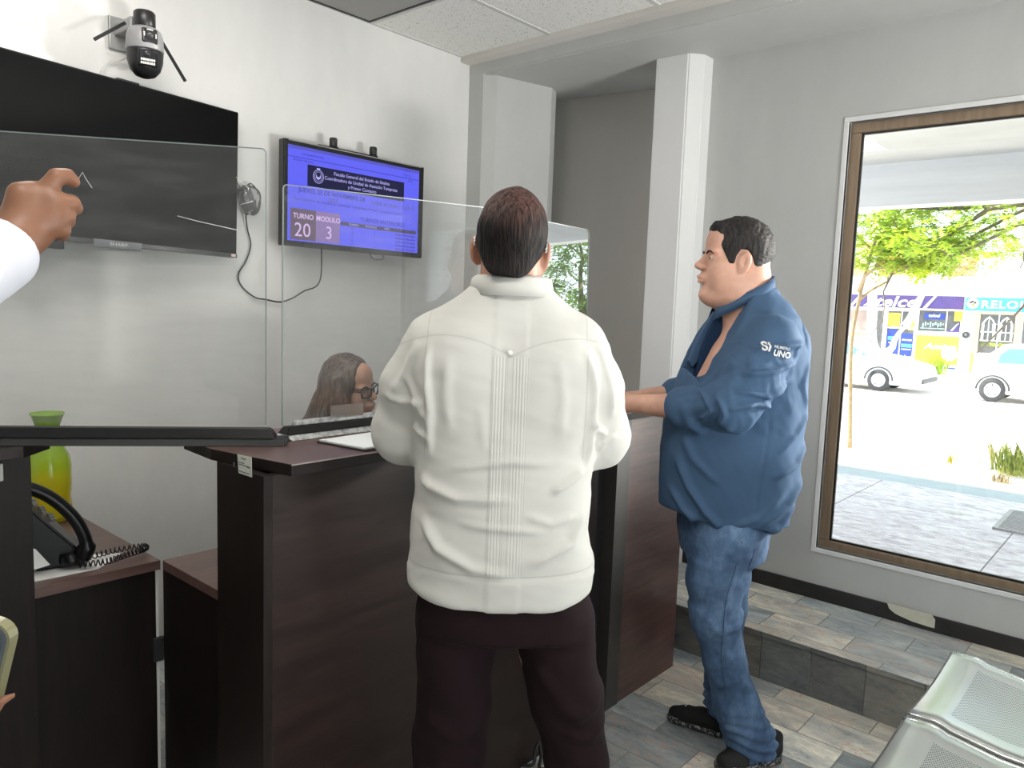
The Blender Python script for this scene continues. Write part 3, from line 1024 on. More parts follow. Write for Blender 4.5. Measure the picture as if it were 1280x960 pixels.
c2 = car('white hatchback with blue-tinted windows at the right of the window view', (23.85, .4, -.6),
    [(-.1, .30), (-.12, .6), (0, .8), (.8, 1.0), (1.3, 1.5), (2.0, 1.54), (3.1, 1.50), (3.62, 1.05), (3.74, .95), (3.76, .4), (3.7, .22), (0, .2)],
    (3.25, .75), [[(1.02, 1.03), (1.38, 1.40), (2.05, 1.44), (2.05, 1.03)], [(2.12, 1.03), (2.12, 1.44), (2.98, 1.40), (3.16, 1.24), (3.2, 1.03)]], 3.9)

# --- shop fronts across the street ------------------------------------
XFA = 34.0
def fq(bm, y0, y1, z0, z1, d0=0.0, d1=.06, mi=0, bev=0):
    return box(bm, XFA - d1, XFA - d0, min(y0, y1), max(y0, y1), z0, z1, bev, mi)
MSHW = concrete('shop_wall', (.80, .79, .76), 2, .04)
MORG = concrete('orange_wall', (.72, .36, .22), 2, .08)
shop = thing('shop_building', 'long white shop building across the street with an orange upper floor', 'building', (XFA, 7, -.6))
def part(name, bm, mat, par, loc=(XFA, 7, -.6)):
    bmesh.ops.translate(bm, verts=bm.verts, vec=(-loc[0], -loc[1], -loc[2]))
    return link(name, bm, mat, par)
bm = bmesh.new()
box(bm, XFA, XFA + 7, -6, 24, -.7, 3.0)
part('wall', bm, MSHW, shop)
bm = bmesh.new(); box(bm, XFA + .5, XFA + 7, 7.6, 24, 2.9, 4.6); part('upper_storey', bm, MORG, shop)
bm = bmesh.new(); box(bm, XFA + .1, XFA + 1.2, -6, 24, 2.9, 3.15); part('parapet', bm, MSHW, shop)
MPUR = simple('purple_sign_board', (.075, .045, .20), .5, 0, .08, 3)
MBLU = simple('sky_blue_sign_board', (.06, .36, .55), .5, 0, .06, 3)
MYEL = simple('yellow_board', (.85, .55, .06), .5, 0, .08, 3)
MDBL = simple('deep_blue_poster', (.03, .06, .36), .5, 0, .1, 3)
MSHG = simple('shop_window_dark', (.12, .12, .125), .15, 0, .4, 2)
MSHP = simple('pinkish_shop_window', (.38, .28, .26), .3, 0, .25, 2)
MWHT = simple('white_lettering', (.85, .85, .85), .5, 0, .02)
MPEACH = simple('peach_board', (.75, .48, .28), .6, 0, .05)
MLTB = simple('light_blue_poster', (.10, .42, .62), .5)
MLGR = simple('light_green_post', (.45, .75, .12), .5)
MOLV = simple('olive_panel', (.16, .19, .06), .6, 0, .4, 6)
MREAD = (0, -1, 0)
def ftext(name, body, y, z, size, mat, par, sx=1.0, shear=0, bold=0.0, d=.10, align='CENTER', space=1.0):
    return text(name, body, size, mat, frame_mat((XFA - d, y, z), (0, -1, 0), (-1, 0, 0)), par, .004, align, shear, sx, bold, space)
# purple sign with slanted white lettering
s1 = thing('shop_sign', 'long purple shop sign with slanted white lettering', 'sign', (0, 0, 0))
bm = bmesh.new(); fq(bm, 11.6, 6.62, 1.88, 2.38, .0, .09); link('sign_board', bm, MPUR, s1)
bm = bmesh.new(); fq(bm, 11.6, 6.62, 1.80, 1.87, .0, .12); link('sign_edge', bm, simple('pinkish_trim', (.8, .66, .60), .6), s1)
ftext('lettering', 'telcel', 8.98, 2.10, .60, MWHT, s1, 1.35, .25, .012)
for (a, b) in (((7.92, 1.90), (7.60, 2.37)), ((10.75, 1.90), (10.42, 2.37)), ((10.2, 1.92), (9.9, 2.2))):
    bm = prism(bmesh.new(), [(a[0] + .1, a[1]), (a[0] - .03, a[1]), (b[0] - .05, b[1]), (b[0] + .05, b[1])], XFA - .1, XFA - .09, axis='x')
    link('slash_mark', bm, MWHT, s1)
# blue sign
s2 = thing('shop_sign', 'sky-blue shop sign with a round emblem and white capital letters', 'sign', (0, 0, 0))
bm = bmesh.new(); fq(bm, 6.54, 2.2, 1.84, 2.35, .0, .09); link('sign_board', bm, MBLU, s2)
bm = bmesh.new(); fq(bm, 6.54, 2.2, 1.79, 1.835, 0, .1); link('sign_edge', bm, MWHT, s2)
ftext('lettering', 'RELOJERIA', 6.02, 2.08, .40, MWHT, s2, 1.15, 0, .012, align='LEFT', space=1.15)
bm = bmesh.new(); lathe(bm, [(0, .01), (.20, .01), (.205, 0)], 26)
bmesh.ops.rotate(bm, verts=bm.verts, matrix=Matrix.Rotation(R(-90), 3, 'Y')); bmesh.ops.translate(bm, verts=bm.verts, vec=(XFA - .092, 6.29, 2.12))
em = link('emblem', bm, MWHT, s2)
for (dy, dz, mm) in ((-.07, .03, MDKP), (.08, .04, MDKP), (0, -.04, simple('emblem_red', (.6, .2, .08), .5)), (.02, .08, MDKP), (-.02, -.11, MORG)):
    bm = bmesh.new(); lathe(bm, [(0, .006), (.045, .005), (.05, 0)], 12)
    bmesh.ops.rotate(bm, verts=bm.verts, matrix=Matrix.Rotation(R(-90), 3, 'Y')); bmesh.ops.translate(bm, verts=bm.verts, vec=(XFA - .102, 6.29 + dy, 2.12 + dz))
    link('emblem_dot', bm, mm, em)
# shop windows and doors
def shopwin(label, y0, y1, z0, z1, mat, frame=.05, cat='shop window'):
    t = thing('shop_window', label, cat, (XFA, (y0 + y1) / 2, z0))
    bm = bmesh.new(); fq(bm, y0, y1, z0, z1, .0, .03); link('glass', bm, mat, t).location = (-XFA, -(y0 + y1) / 2, -z0)
    bm = bmesh.new()
    a, b = min(y0, y1), max(y0, y1)
    fq(bm, a - frame, a, z0 - frame, z1 + frame, 0, .07); fq(bm, b, b + frame, z0 - frame, z1 + frame, 0, .07); fq(bm, a, b, z1, z1 + frame, 0, .07); fq(bm, a, b, z0 - frame, z0, 0, .07)
    link('window_frame', bm, MWHT, t).location = (-XFA, -(y0 + y1) / 2, -z0)
    return t
w1 = shopwin('pinkish shop window at the far left above a peach panel', 11.5, 9.98, .86, 1.74, MSHP)
bm = bmesh.new(); fq(bm, 11.5, 9.98, .2, .80, 0, .05); tag(link('peach_panel', bm, MPEACH), 'peach-coloured wall panel under the far left shop window', 'panel')
w2 = shopwin('narrow grey window between the white trunk and the shop door', 9.72, 9.46, -.2, 1.74, MSHG)
dr = thing('shop_door', 'glazed shop door covered in yellow and blue posters', 'door', (0, 0, 0))
bm = bmesh.new(); fq(bm, 9.3, 8.28, -.55, 1.74, 0, .03); link('door_glass', bm, MSHG, dr)
bm = bmesh.new(); fq(bm, 9.36, 9.3, -.58, 1.80, 0, .08); fq(bm, 8.28, 8.22, -.58, 1.8, 0, .08); fq(bm, 9.3, 8.28, 1.74, 1.8, 0, .08); fq(bm, 9.3, 8.28, 1.03, 1.09, 0, .06); fq(bm, 8.8, 8.76, -.55, 1.74, .0, .05)
link('door_frame', bm, MWHT, dr)
bm = bmesh.new(); fq(bm, 9.28, 8.84, 1.12, 1.66, .03, .045); link('poster', bm, MYEL, dr)
bm = bmesh.new(); fq(bm, 8.5, 8.3, .98, 1.6, .03, .045); link('poster', bm, MYEL, dr)
bm = bmesh.new(); fq(bm, 9.28, 8.82, -.5, .98, .03, .045); link('poster', bm, MDBL, dr)
bm = bmesh.new(); fq(bm, 8.74, 8.3, -.5, .84, .03, .045); pb = link('poster', bm, MDBL, dr)
bm = bmesh.new(); fq(bm, 9.25, 8.85, .55, .7, .045, .05); fq(bm, 8.72, 8.32, .28, .42, .045, .05); link('poster_stripe', bm, MLTB, dr)
bm = bmesh.new(); fq(bm, 9.2, 8.9, .42, .47, .045, .05); fq(bm, 8.7, 8.34, .55, .61, .045, .05); fq(bm, 8.7, 8.34, .18, .22, .045, .05); link('poster_lines', bm, MWHT, dr)
ftext('poster_lettering', 'telcel', 8.53, -.12, .22, MWHT, dr, 1, .2, .006, d=.05)
w3 = shopwin('wide dark shop window with a blue lit panel and phones on show', 8.14, 6.66, .98, 1.80, MSHG)
bm = bmesh.new(); fq(bm, 7.95, 7.22, 1.46, 1.70, .03, .06); link('panel', bm, MDBL, w3).location = (-XFA, -7.4, -.98)
ftext('panel_lettering', 'telcel', 7.6, 1.60, .17, MWHT, w3, 1.1, .2, .004, d=.07).location = (-XFA, -7.4, -.98)
bm = bmesh.new()
for k in range(9): fq(bm, 8.0 - k * .09, 7.95 - k * .09, 1.14 + .05 * (k % 3), 1.30 + .05 * (k % 2), .03, .05)
fq(bm, 8.05, 7.2, 1.08, 1.11, .03, .06); link('goods', bm, simple('pale_teal_goods', (.35, .55, .50), .5, 0, .3, 8), w3).location = (-XFA, -7.4, -.98)
bm = bmesh.new(); fq(bm, 7.17, 7.13, .98, 1.8, 0, .06); link('mullion', bm, MWHT, w3).location = (-XFA, -7.4, -.98)
bm = bmesh.new(); prism(bm, [(7.1, .98), (6.70, .98), (6.68, 1.42), (6.8, 1.3)], XFA - .05, XFA - .03, axis='x'); link('purple_poster', bm, MPUR, w3).location = (-XFA, -7.4, -.98)
bm = bmesh.new(); prism(bm, [(6.98, 1.05), (6.92, 1.02), (6.73, 1.30), (6.70, 1.36), (6.8, 1.28)], XFA - .055, XFA - .05, axis='x'); link('poster_swoosh', bm, MWHT, w3).location = (-XFA, -7.4, -.98)
bm = bmesh.new(); fq(bm, 6.88, 6.60, 1.42, 1.80, .07, .10); tag(link('poster', bm, MYEL), 'small yellow poster at the upper right corner of the wide dark shop window', 'poster')
yb_ = thing('advert_board', 'yellow advertisement board with white writing under the wide dark shop window', 'advertisement', (0, 0, 0))
bm = bmesh.new(); fq(bm, 8.16, 6.66, -.30, .80, 0, .05); link('board', bm, MYEL, yb_)
bm = bmesh.new(); fq(bm, 7.9, 7.4, -.46, -.40, 0, .05); link('blue_line', bm, MDBL, yb_)
bm = bmesh.new(); fq(bm, 7.1, 6.7, -.47, -.42, 0, .05); link('blue_line', bm, MDBL, yb_)
ftext('writing', 'Amigo', 7.3, .38, .30, MWHT, yb_, 1.4, .3, .01, d=.055)
bm = bmesh.new(); lathe(bm, [(0, .01), (.28, .01), (.29, 0)], 20); bmesh.ops.rotate(bm, verts=bm.verts, matrix=Matrix.Rotation(R(-90), 3, 'Y')); bmesh.ops.translate(bm, verts=bm.verts, vec=(XFA - .052, 6.95, .12)); link('white_blob', bm, MWHT, yb_)
bm = bmesh.new(); lathe(bm, [(0, .10), (.05, .10), (.07, .02), (.105, .02), (.115, .10), (.13, .10), (.135, 0)], 20); bmesh.ops.rotate(bm, verts=bm.verts, matrix=Matrix.Rotation(R(-90), 3, 'Y')); bmesh.ops.translate(bm, verts=bm.verts, vec=(XFA, 6.43, .90))
tag(link('wall_speaker', bm, simple('grey_speaker', (.16, .16, .17), .5)), 'small round grey speaker on the white pier between the two shops', 'speaker')
# watch shop: grille over the entrance
rd = thing('shop_grille', 'white arched iron grille over the dark shop entrance at the right', 'grille', (0, 0, 0))
bm = bmesh.new(); fq(bm, 6.02, 4.78, .25, 1.76, .002, .02); link('opening', bm, MSHG, rd)
bm = bmesh.new(); fq(bm, 6.2, 6.0, .2, 1.82, 0, .08); fq(bm, 4.86, 4.66, .2, 1.82, 0, .08); fq(bm, 6.0, 4.86, 1.72, 1.82, 0, .06); link('door_surround', bm, simple('tan_surround', (.52, .42, .28), .6), rd)
bm = bmesh.new()
for c_ in (5.70, 5.13):
    for dy in (-.16, 0, .16):
        tube(bm, [(XFA - .06, c_ + dy, .72), (XFA - .06, c_ + dy, 1.42 if dy else 1.58)], .016, 6)
    tube(bm, [(XFA - .06, c_ - .2, .72), (XFA - .06, c_ - .2, 1.35), (XFA - .06, c_ - .12, 1.5), (XFA - .06, c_, 1.62), (XFA - .06, c_ + .12, 1.5), (XFA - .06, c_ + .2, 1.35), (XFA - .06, c_ + .2, .72)], .028, 6)
for z in (.72, 1.05): tube(bm, [(XFA - .06, 5.95, z), (XFA - .06, 4.88, z)], .022, 6)
tube(bm, [(XFA - .06, 5.56, 1.02), (XFA - .06, 5.56, 1.36), (XFA - .06, 5.27, 1.36), (XFA - .06, 5.27, 1.02), (XFA - .06, 5.56, 1.02)], .02, 6)
tube(bm, [(XFA - .06, 5.38, .3), (XFA - .06, 5.38, 1.9)], .022, 6)
link('ironwork', bm, MWHT, rd)
bm = bmesh.new(); fq(bm, 5.92, 4.9, .5, .66, .02, .05); link('low_panel', bm, MOLV, rd)
ftext('small_sign', 'RELOJES', 5.3, .58, .14, simple('yellow_letters', (.7, .75, .1), .5), rd, 1.2, d=.055)
bm = bmesh.new(); fq(bm, 4.6, 3.4, .3, 1.76, 0, .03); tag(link('shop_window', bm, MSHG), 'dark shop window beyond the grille at the right edge of the view', 'shop window')
bm = bmesh.new(); fq(bm, 6.22, 6.10, -.55, .5, 0, .06); tag(link('green_post', bm, MLGR), 'light green painted strip at the left foot of the grille', 'post')
bm = bmesh.new(); fq(bm, 6.0, 2.2, -.6, .22, 0, .5); tag(link('low_wall', bm, MSHW), 'low white wall in front of the grilled entrance', 'wall')
# ------------------------------------------------------------------ counter and desks
def lam(name, base, grain='z', rough=.28, spec=.5):
    m = M(name, base, rough)
    st = {'z': (9, 9, .8), 'x': (.8, 9, 9)}[grain]
    n = m.noise(2.2, 6, .6, stretch=st, dist=.5)
    n2 = m.noise(11, 5, .65, stretch=st)
    f = n * .6 + n2 * .4
    m.set('Base Color', m.ramp(f, [(.30, tuple(c * .55 for c in base)), (.5, base), (.70, tuple(c * 1.6 for c in base))]))
    m.set('Roughness', f * .2 + (rough - .08)); m.set('Specular IOR Level', spec)
    return m.done()
MLAM = lam('dark_wenge_laminate', (.015, .008, .007), 'x', .36, .35)
MLAMV = lam('dark_wenge_laminate_upright', (.010, .0068, .006), 'z', .45, .22)
MLAMG = simple('greyish_laminate_post', (.040, .036, .035), .4, 0, .1)
MTOP = lam('reddish_laminate_top', (.105, .060, .052), 'x', .30)
MEDGE = simple('pale_edge_band', (.30, .25, .23), .4, 0, .05)
MLAMR = lam('reddish_wenge_laminate', (.105, .056, .050), 'x', .30, .4)
ZCT = 1.145
cn = thing('service_counter', 'tall dark wood reception counter the two men lean on, with a reddish top', 'counter', (1.55, 1.6, 0))
def ch(name, bm, mat, par, loc):
    bmesh.ops.translate(bm, verts=bm.verts, vec=(-loc[0], -loc[1], -loc[2]))
    return link(name, bm, mat, par)
L0 = (1.55, 1.6, 0)
bm = bmesh.new(); box(bm, .915, 2.20, 1.506, 1.526, 0, 1.117, .001); ch('front_panel', bm, MLAM, cn, L0)
bm = bmesh.new(); box(bm, .893, .915, 1.506, 1.716, 0, 1.117, .001); ch('end_panel', bm, MLAMV, cn, L0)
bm = bmesh.new(); box(bm, .915, 2.20, 1.70, 1.716, .70, 1.117); ch('back_panel', bm, MLAMV, cn, L0)
bm = bmesh.new(); box(bm, 2.20, 2.32, 1.56, 1.58, 0, 1.117); ch('recess_panel', bm, MBLACKM, cn, L0)
bm = bmesh.new(); box(bm, 2.318, 2.402, 1.508, 1.76, 0, 1.117, .001); ch('post', bm, MLAMG, cn, L0)
bm = bmesh.new(); box(bm, 2.402, 2.832, 1.512, 1.76, 0, 1.117, .001); ch('cabinet', bm, MLAMR, cn, L0)
bm = bmesh.new(); prism(bm, [(.888, 1.735), (.937, 1.464), (2.86, 1.464), (2.86, 1.90), (.9, 1.90)], 1.1175, ZCT, bev=.0015)
for f_ in bm.faces: f_.material_index = 0 if f_.normal.z > .9 or f_.calc_center_median().z > ZCT - .0005 else 1
ch('counter_top', bm, [MTOP, MLAMV], cn, L0)
bm = bmesh.new(); prism(bm, [(.936, 1.4635), (.937, 1.4625), (2.861, 1.4625), (2.861, 1.4635)], 1.1425, ZCT + .0004); ch('edge_band', bm, MEDGE, cn, L0)
bm = bmesh.new(); box(bm, .8925, .8945, 1.512, 1.52, .2, .206); 
bm.free()
# label stuck on the end panel
t = thing('label_sticker', 'small white printed label stuck on the end of the tall counter', 'label', (.892, 1.586, 1.132))
bm = bmesh.new(); prism(bm, [(1.617, 1.150), (1.556, 1.153), (1.554, 1.107), (1.612, 1.107)], .8915, .8927, axis='x'); ch('paper', bm, simple('label_paper', (.50, .52, .47), .6, 0, .03), t, (.892, 1.586, 1.132))
MINK = simple('dark_ink', (.06, .06, .06), .7)
bm = bmesh.new()
for (a, b, z) in ((1.600, 1.578, 1.143), (1.612, 1.586, 1.132), (1.611, 1.562, 1.1275), (1.575, 1.560, 1.126), (1.609, 1.563, 1.1115)):
    box(bm, .891, .8914, b, a, z, z + .0018)
ch('print_lines', bm, MINK, t, (.892, 1.586, 1.132))
bm = bmesh.new(); box(bm, .8915, .893, 1.632, 1.636, 1.118, 1.128); ch('staple', bm, simple('grey_staple', (.1, .1, .1), .4), t, (.892, 1.586, 1.132))

# low desks behind, meeting at the corner
d1 = thing('desk', 'low dark desk with a reddish top carrying the telephone', 'desk', (.3, 2.6, 0))
bm = bmesh.new(); box(bm, -.55, .958, 2.175, 2.87, .712, .740, .001); ch('desk_top', bm, MTOP, d1, (.3, 2.6, 0))
bm = bmesh.new(); box(bm, -.55, .953, 2.20, 2.218, 0, .712); ch('modesty_panel', bm, MLAMV, d1, (.3, 2.6, 0))
bm = bmesh.new(); box(bm, -.53, -.51, 2.22, 2.85, 0, .712); ch('side_panel', bm, MLAMV, d1, (.3, 2.6, 0))
bm = bmesh.new(); box(bm, .91, .928, 2.55, 2.85, 0, .712); ch('side_panel', bm, MLAMV, d1, (.3, 2.6, 0))
bm = bmesh.new(); box(bm, .9535, .961, 2.1985, 2.210, 0, .712); ch('pale_panel_edge', bm, simple('pale_raw_edge', (.72, .72, .70), .6, 0, .03), d1, (.3, 2.6, 0))
d2 = thing('desk', 'low desk with a reddish top behind the tall counter, its corner seen through the gap', 'desk', (1.8, 1.95, 0))
bm = bmesh.new(); box(bm, .962, 2.80, 1.722, 2.17, .712, .740, .001); ch('desk_top', bm, MTOP, d2, (1.8, 1.95, 0))
bm = bmesh.new(); box(bm, .9635, .990, 1.722, 2.172, 0, .712); ch('side_panel', bm, MLAMV, d2, (1.8, 1.95, 0))
bm = bmesh.new(); box(bm, 2.76, 2.78, 1.77, 2.15, 0, .712); ch('side_panel', bm, MLAMV, d2, (1.8, 1.95, 0))
bm = bmesh.new(); box(bm, .94, .968, 2.184, 2.198, .43, .50); ch('joining_block', bm, MBLACKM, d2, (1.8, 1.95, 0))
# tall counter at the left
lc = thing('service_counter', 'tall dark counter end at the far left, beside the telephone', 'counter', (0, 2.2, 0))
bm = bmesh.new(); box(bm, -.55, .612, 2.10, 2.128, 0, 1.117, .001); ch('front_panel', bm, MLAMV, lc, (0, 2.2, 0))
bm = bmesh.new(); box(bm, -.55, -.52, 2.128, 2.19, 0, 1.117); ch('end_panel', bm, MLAMV, lc, (0, 2.2, 0))
bm = bmesh.new(); prism(bm, [(-.58, 2.02), (.575, 2.02), (.655, 2.10), (.655, 2.30), (-.58, 2.30)], 1.117, ZCT, bev=.001); ch('counter_top', bm, MLAMV, lc, (0, 2.2, 0))
bm = bmesh.new(); box(bm, .585, .612, 2.128, 2.17, .745, 1.117); ch('side_panel', bm, MLAMV, lc, (0, 2.2, 0))
bm = bmesh.new(); box(bm, .505, .552, 2.092, 2.0995, 1.052, 1.095, .003)
sw = tag(link('wall_switch', bm, simple('off_white_plastic', (.5, .5, .46), .4, 0, .02)), 'small off-white socket plate on the far left counter end', 'switch plate')
bm = bmesh.new(); box(bm, .528, .543, 2.0905, 2.092, 1.07, 1.09); link('rocker', bm, MBLACK, sw)

# ------------------------------------------------------------------ acrylic screens
MACR = clear_sheet('acrylic_sheet', (.965, .98, .978), .035, (.62, .64, .65), 1.49, .05)
MACRE = M('acrylic_edge', (.20, .24, .235), .35, Specular_IOR_Level=.3)
MACRE.set('Emission Color', (0, 0, 0, 1)); MACRE = MACRE.done()
MSCR = simple('scratch_white', (.75, .75, .75), .6)
def screen(name, label, a, b, z0, z1, r=.03, th=.003, skew=0.0, mat=None):
    """upright sheet from plan point a to b, rounded upper corners, pale cut edges"""
    a = Vector((*a, 0)); b = Vector((*b, 0))
    L = (b - a).length; d = (b - a).normalized(); n = Vector((-d.y, d.x, 0))
    t = thing(name, label, 'screen', (a.x, a.y, z0))
    H = z1 - z0
    prof = [(0, 0), (L, 0)] + [(L - r + r * math.cos(q), H + skew - r + r * math.sin(q)) for q in [R(90) * k / 5 for k in range(6)]] + [(r - r * math.sin(q), H - r + r * math.cos(q)) for q in [R(90) * k / 5 for k in range(6)]]
    bm = bmesh.new()
    f = bm.faces.new([bm.verts.new(d * p[0] + Vector((0, 0, p[1]))) for p in prof])
    link('sheet', bm, mat or MACR, t)
    bm = bmesh.new()
    P = [d * p[0] + Vector((0, 0, p[1])) for p in prof]
    n_ = len(P)
    inn = []
    c = d * L / 2 + Vector((0, 0, H / 2))
    for k in range(1, n_):
        p, q = P[k], P[(k + 1) % n_]
        if (p - q).length < 1e-6: continue
        e = (q - p).normalized(); w = e.cross(n) * .0012
        vs = [bm.verts.new(x) for x in (p - n * th / 2 - w, q - n * th / 2 - w, q + n * th / 2 - w, p + n * th / 2 - w, p - n * th / 2 + w, q - n * th / 2 + w, q + n * th / 2 + w, p + n * th / 2 + w)]
        for g in ((0, 1, 2, 3), (7, 6, 5, 4), (0, 4, 5, 1), (1, 5, 6, 2), (2, 6, 7, 3), (3, 7, 4, 0)):
            bm.faces.new([vs[i] for i in g])
    link('cut_edge', bm, MACRE, t)
    return t, d, n
# diagonal screen across the gap, in its black foot rail
A1, B1 = (.535, 2.125), (1.035, 1.723)
s1_, dd1, nn1 = screen('acrylic_screen', 'left clear acrylic screen across the gap, scratched, in front of the big black television', (.36, 2.266), (1.030, 1.727), ZCT + .045, 1.872, .012)
def foot(name, label, a, b, secs, loc):
    a = Vector((*a, 0)); b = Vector((*b, 0)); d = (b - a).normalized(); n = Vector((-d.y, d.x, 0)); L = (b - a).length
    t = thing(name, label, 'screen rail', (a.x, a.y, ZCT))
    for nm, s0, s1, w0, w1, z0, z1, tp, mat in secs:
        bm = bmesh.new()
        v = []
        for (s, w, z) in ((s0, w0, z0), (L + s1, w0, z0), (L + s1, w1, z0), (s0, w1, z0), (s0 + tp, w0 * .55, z1), (L + s1 - tp, w0 * .55, z1), (L + s1 - tp, w1 * .55, z1), (s0 + tp, w1 * .55, z1)):
            v.append(bm.verts.new(d * s + n * w + Vector((0, 0, z))))
        for g in ((3, 2, 1, 0), (4, 5, 6, 7), (0, 1, 5, 4), (1, 2, 6, 5), (2, 3, 7, 6), (3, 0, 4, 7)):
            bm.faces.new([v[i] for i in g])
        bmesh.ops.bevel(bm, geom=list(bm.edges), offset=.0025, segments=2, affect='EDGES')
        link(nm, bm, mat, t)
    return t
MRAIL = simple('black_rail', (.010, .011, .012), .45, 0, .3, 60, Specular_IOR_Level=.3)
MRAILB = simple('black_rail_face', (.004, .004, .005), .4, 0, .2, Specular_IOR_Level=.3)
foot('screen_rail', 'long black foot rail bridging the gap between the two tall counters', (.50, 2.155), (1.075, 1.695),
     [('flange', -.06, .0, -.060, .055, .0005, .013, .004, MRAIL), ('upright', -.005, -.03, -.030, .030, .0135, .037, .014, MRAILB)], None)
# scratches on the left screen
def scr_pt(s, z): return Vector((.36, 2.266, 0)) + dd1 * s - nn1 * .0028 + Vector((0, 0, z))
bm = bmesh.new()
for pts in ([(.43, 1.765), (.445, 1.79), (.452, 1.775), (.465, 1.755)], [(.655, 1.70), (.70, 1.69), (.80, 1.672)], [(.79, 1.80), (.82, 1.775)], [(.80, 1.735), (.83, 1.745)]):
    tube(bm, [scr_pt(s, z) for s, z in pts], .0007, 5)
tag(link('scratch', bm, MSCR), 'fine pale scratches on the left acrylic screen', 'scratch', kind='stuff')
# long screen along the counter: two sheets end to end
s2_, dd2, nn2 = screen('acrylic_screen', 'middle clear acrylic screen on the counter in front of the seated woman', (1.088, 1.745), (1.865, 1.748), ZCT + .035, 1.797, .012, skew=.028)
s3_, dd3, nn3 = screen('acrylic_screen', 'right clear acrylic screen reflecting trees, right of the white-shirted man', (1.885, 1.760), (2.435, 1.752), ZCT + .035, 1.822, .018, skew=-.012, mat=clear_sheet('reflective_film_sheet', (.9, .92, .92), .02, (.62, .64, .65), 1.49, .03, .84))
s3_.rotation_euler = (R(-1.5), 0, 0)
MSILV = M('foil_tape', (.55, .56, .57), .3, .6); _n = MSILV.noise(45, 5, .7); MSILV.set('Base Color', MSILV.ramp(_n, [(.4, (.35, .36, .37)), (.6, (.75, .77, .78))])); MSILV.bump(_n, .6, .003); MSILV = MSILV.done()
foot('screen_rail', 'black and silver taped foot rail of the middle acrylic screen', (1.088, 1.745), (1.865, 1.748),
     [('flange', 0, 0, -.048, .045, .0005, .012, .004, MSILV), ('upright', .0, 0, -.026, .024, .0125, .032, .010, MRAILB), ('tape', .03, -.01, -.008, .008, .0325, .046, .002, MSILV)], None)
foot('screen_rail', 'foot rail of the right acrylic screen, hidden behind the white-shirted man', (1.885, 1.76), (2.435, 1.752),
     [('flange', 0, 0, -.048, .045, .0005, .012, .004, MSILV), ('upright', .0, 0, -.026, .024, .0125, .032, .010, MRAILB)], None)
# taped paper strip low on the middle screen
bm = bmesh.new()
box(bm, 1.235, 1.345, 1.7400, 1.7412, 1.186, 1.222)
tag(link('paper_strip', bm, clear_sheet('frosted_tape', (.8, .78, .76), .30, (.62, .58, .55))), 'translucent paper strip taped low on the middle acrylic screen', 'paper strip')
# clipboard with sheets
t = thing('clipboard', 'black clipboard with white sheets lying on the counter top', 'clipboard', (1.28, 1.6, ZCT))
cp = [(1.135, 1.645), (1.155, 1.488), (1.405, 1.490), (1.415, 1.66)]
bm = bmesh.new(); prism(bm, [(1.128, 1.648), (1.150, 1.478), (1.412, 1.482), (1.42, 1.665)], ZCT + .0005, ZCT + .004); ch('board', bm, MBLACK, t, (1.28, 1.6, ZCT))
bm = bmesh.new(); prism(bm, cp, ZCT + .0042, ZCT + .008); ch('paper', bm, simple('white_paper', (.74, .77, .78), .7, 0, .02), t, (1.28, 1.6, ZCT))

# ------------------------------------------------------------------ telephone, bottle, papers
tp = thing('desk_telephone', 'black office telephone with a looped handset on the low desk at the left', 'telephone', (.700, 2.36, .745))
tp.scale = (.92, .92, .92)
MPH = simple('phone_black', (.005, .005, .006), .3, 0, .1, Specular_IOR_Level=.3)
rot = R(-12)
def pp(x, y, z): return Vector((x * math.cos(rot) - y * math.sin(rot), x * math.sin(rot) + y * math.cos(rot), z))
# wedge body
bm = bmesh.new()
sec = [(-.02, 0.0), (.12, 0.0), (.125, .02), (-.06, .235), (-.10, .255), (-.16, .18)]
vs0 = [bm.verts.new(pp(x, -.085, z)) for x, z in sec]; vs1 = [bm.verts.new(pp(x, .10, z)) for x, z in sec]
bm.faces.new(vs0); bm.faces.new(list(reversed(vs1)))
for i in range(6): bm.faces.new((vs0[i], vs0[(i + 1) % 6], vs1[(i + 1) % 6], vs1[i]))
bmesh.ops.recalc_face_normals(bm, faces=bm.faces)
bmesh.ops.bevel(bm, geom=list(bm.edges), offset=.008, segments=3, affect='EDGES')
link('phone_body', bm, MPH, tp)
bm = bmesh.new()
hp = spline([pp(-.10, -.10, .268), pp(-.055, -.11, .272), (pp(.02, -.112, .232)), pp(.085, -.112, .155), pp(.115, -.11, .075), pp(.105, -.10, .03)], 6)
tube(bm, hp, [.026 if (i < 5 or i > len(hp) - 7) else .0185 for i in range(len(hp))], 12)
lathe(bm, [(0, .0), (.028, .0), (.031, .012), (.028, .03), (0, .034)], 16, tuple(pp(.075, -.09, .012)))
lathe(bm, [(0, .0), (.028, .0), (.031, .012), (.028, .03), (0, .034)], 16, tuple(pp(-.095, -.085, .232)))
link('handset', bm, MPH, tp)
bm = bmesh.new()
for i in range(4):
    for j in range(3):
        c = pp(-.02 + .022 * i - .01, -.03 + j * .03, .215 - .0255 * i)
        box(bm, c.x - .007, c.x + .007, c.y - .009, c.y + .009, c.z - .004, c.z + .004, .002)
link('keypad', bm, simple('grey_keys', (.12, .12, .12), .4), tp)
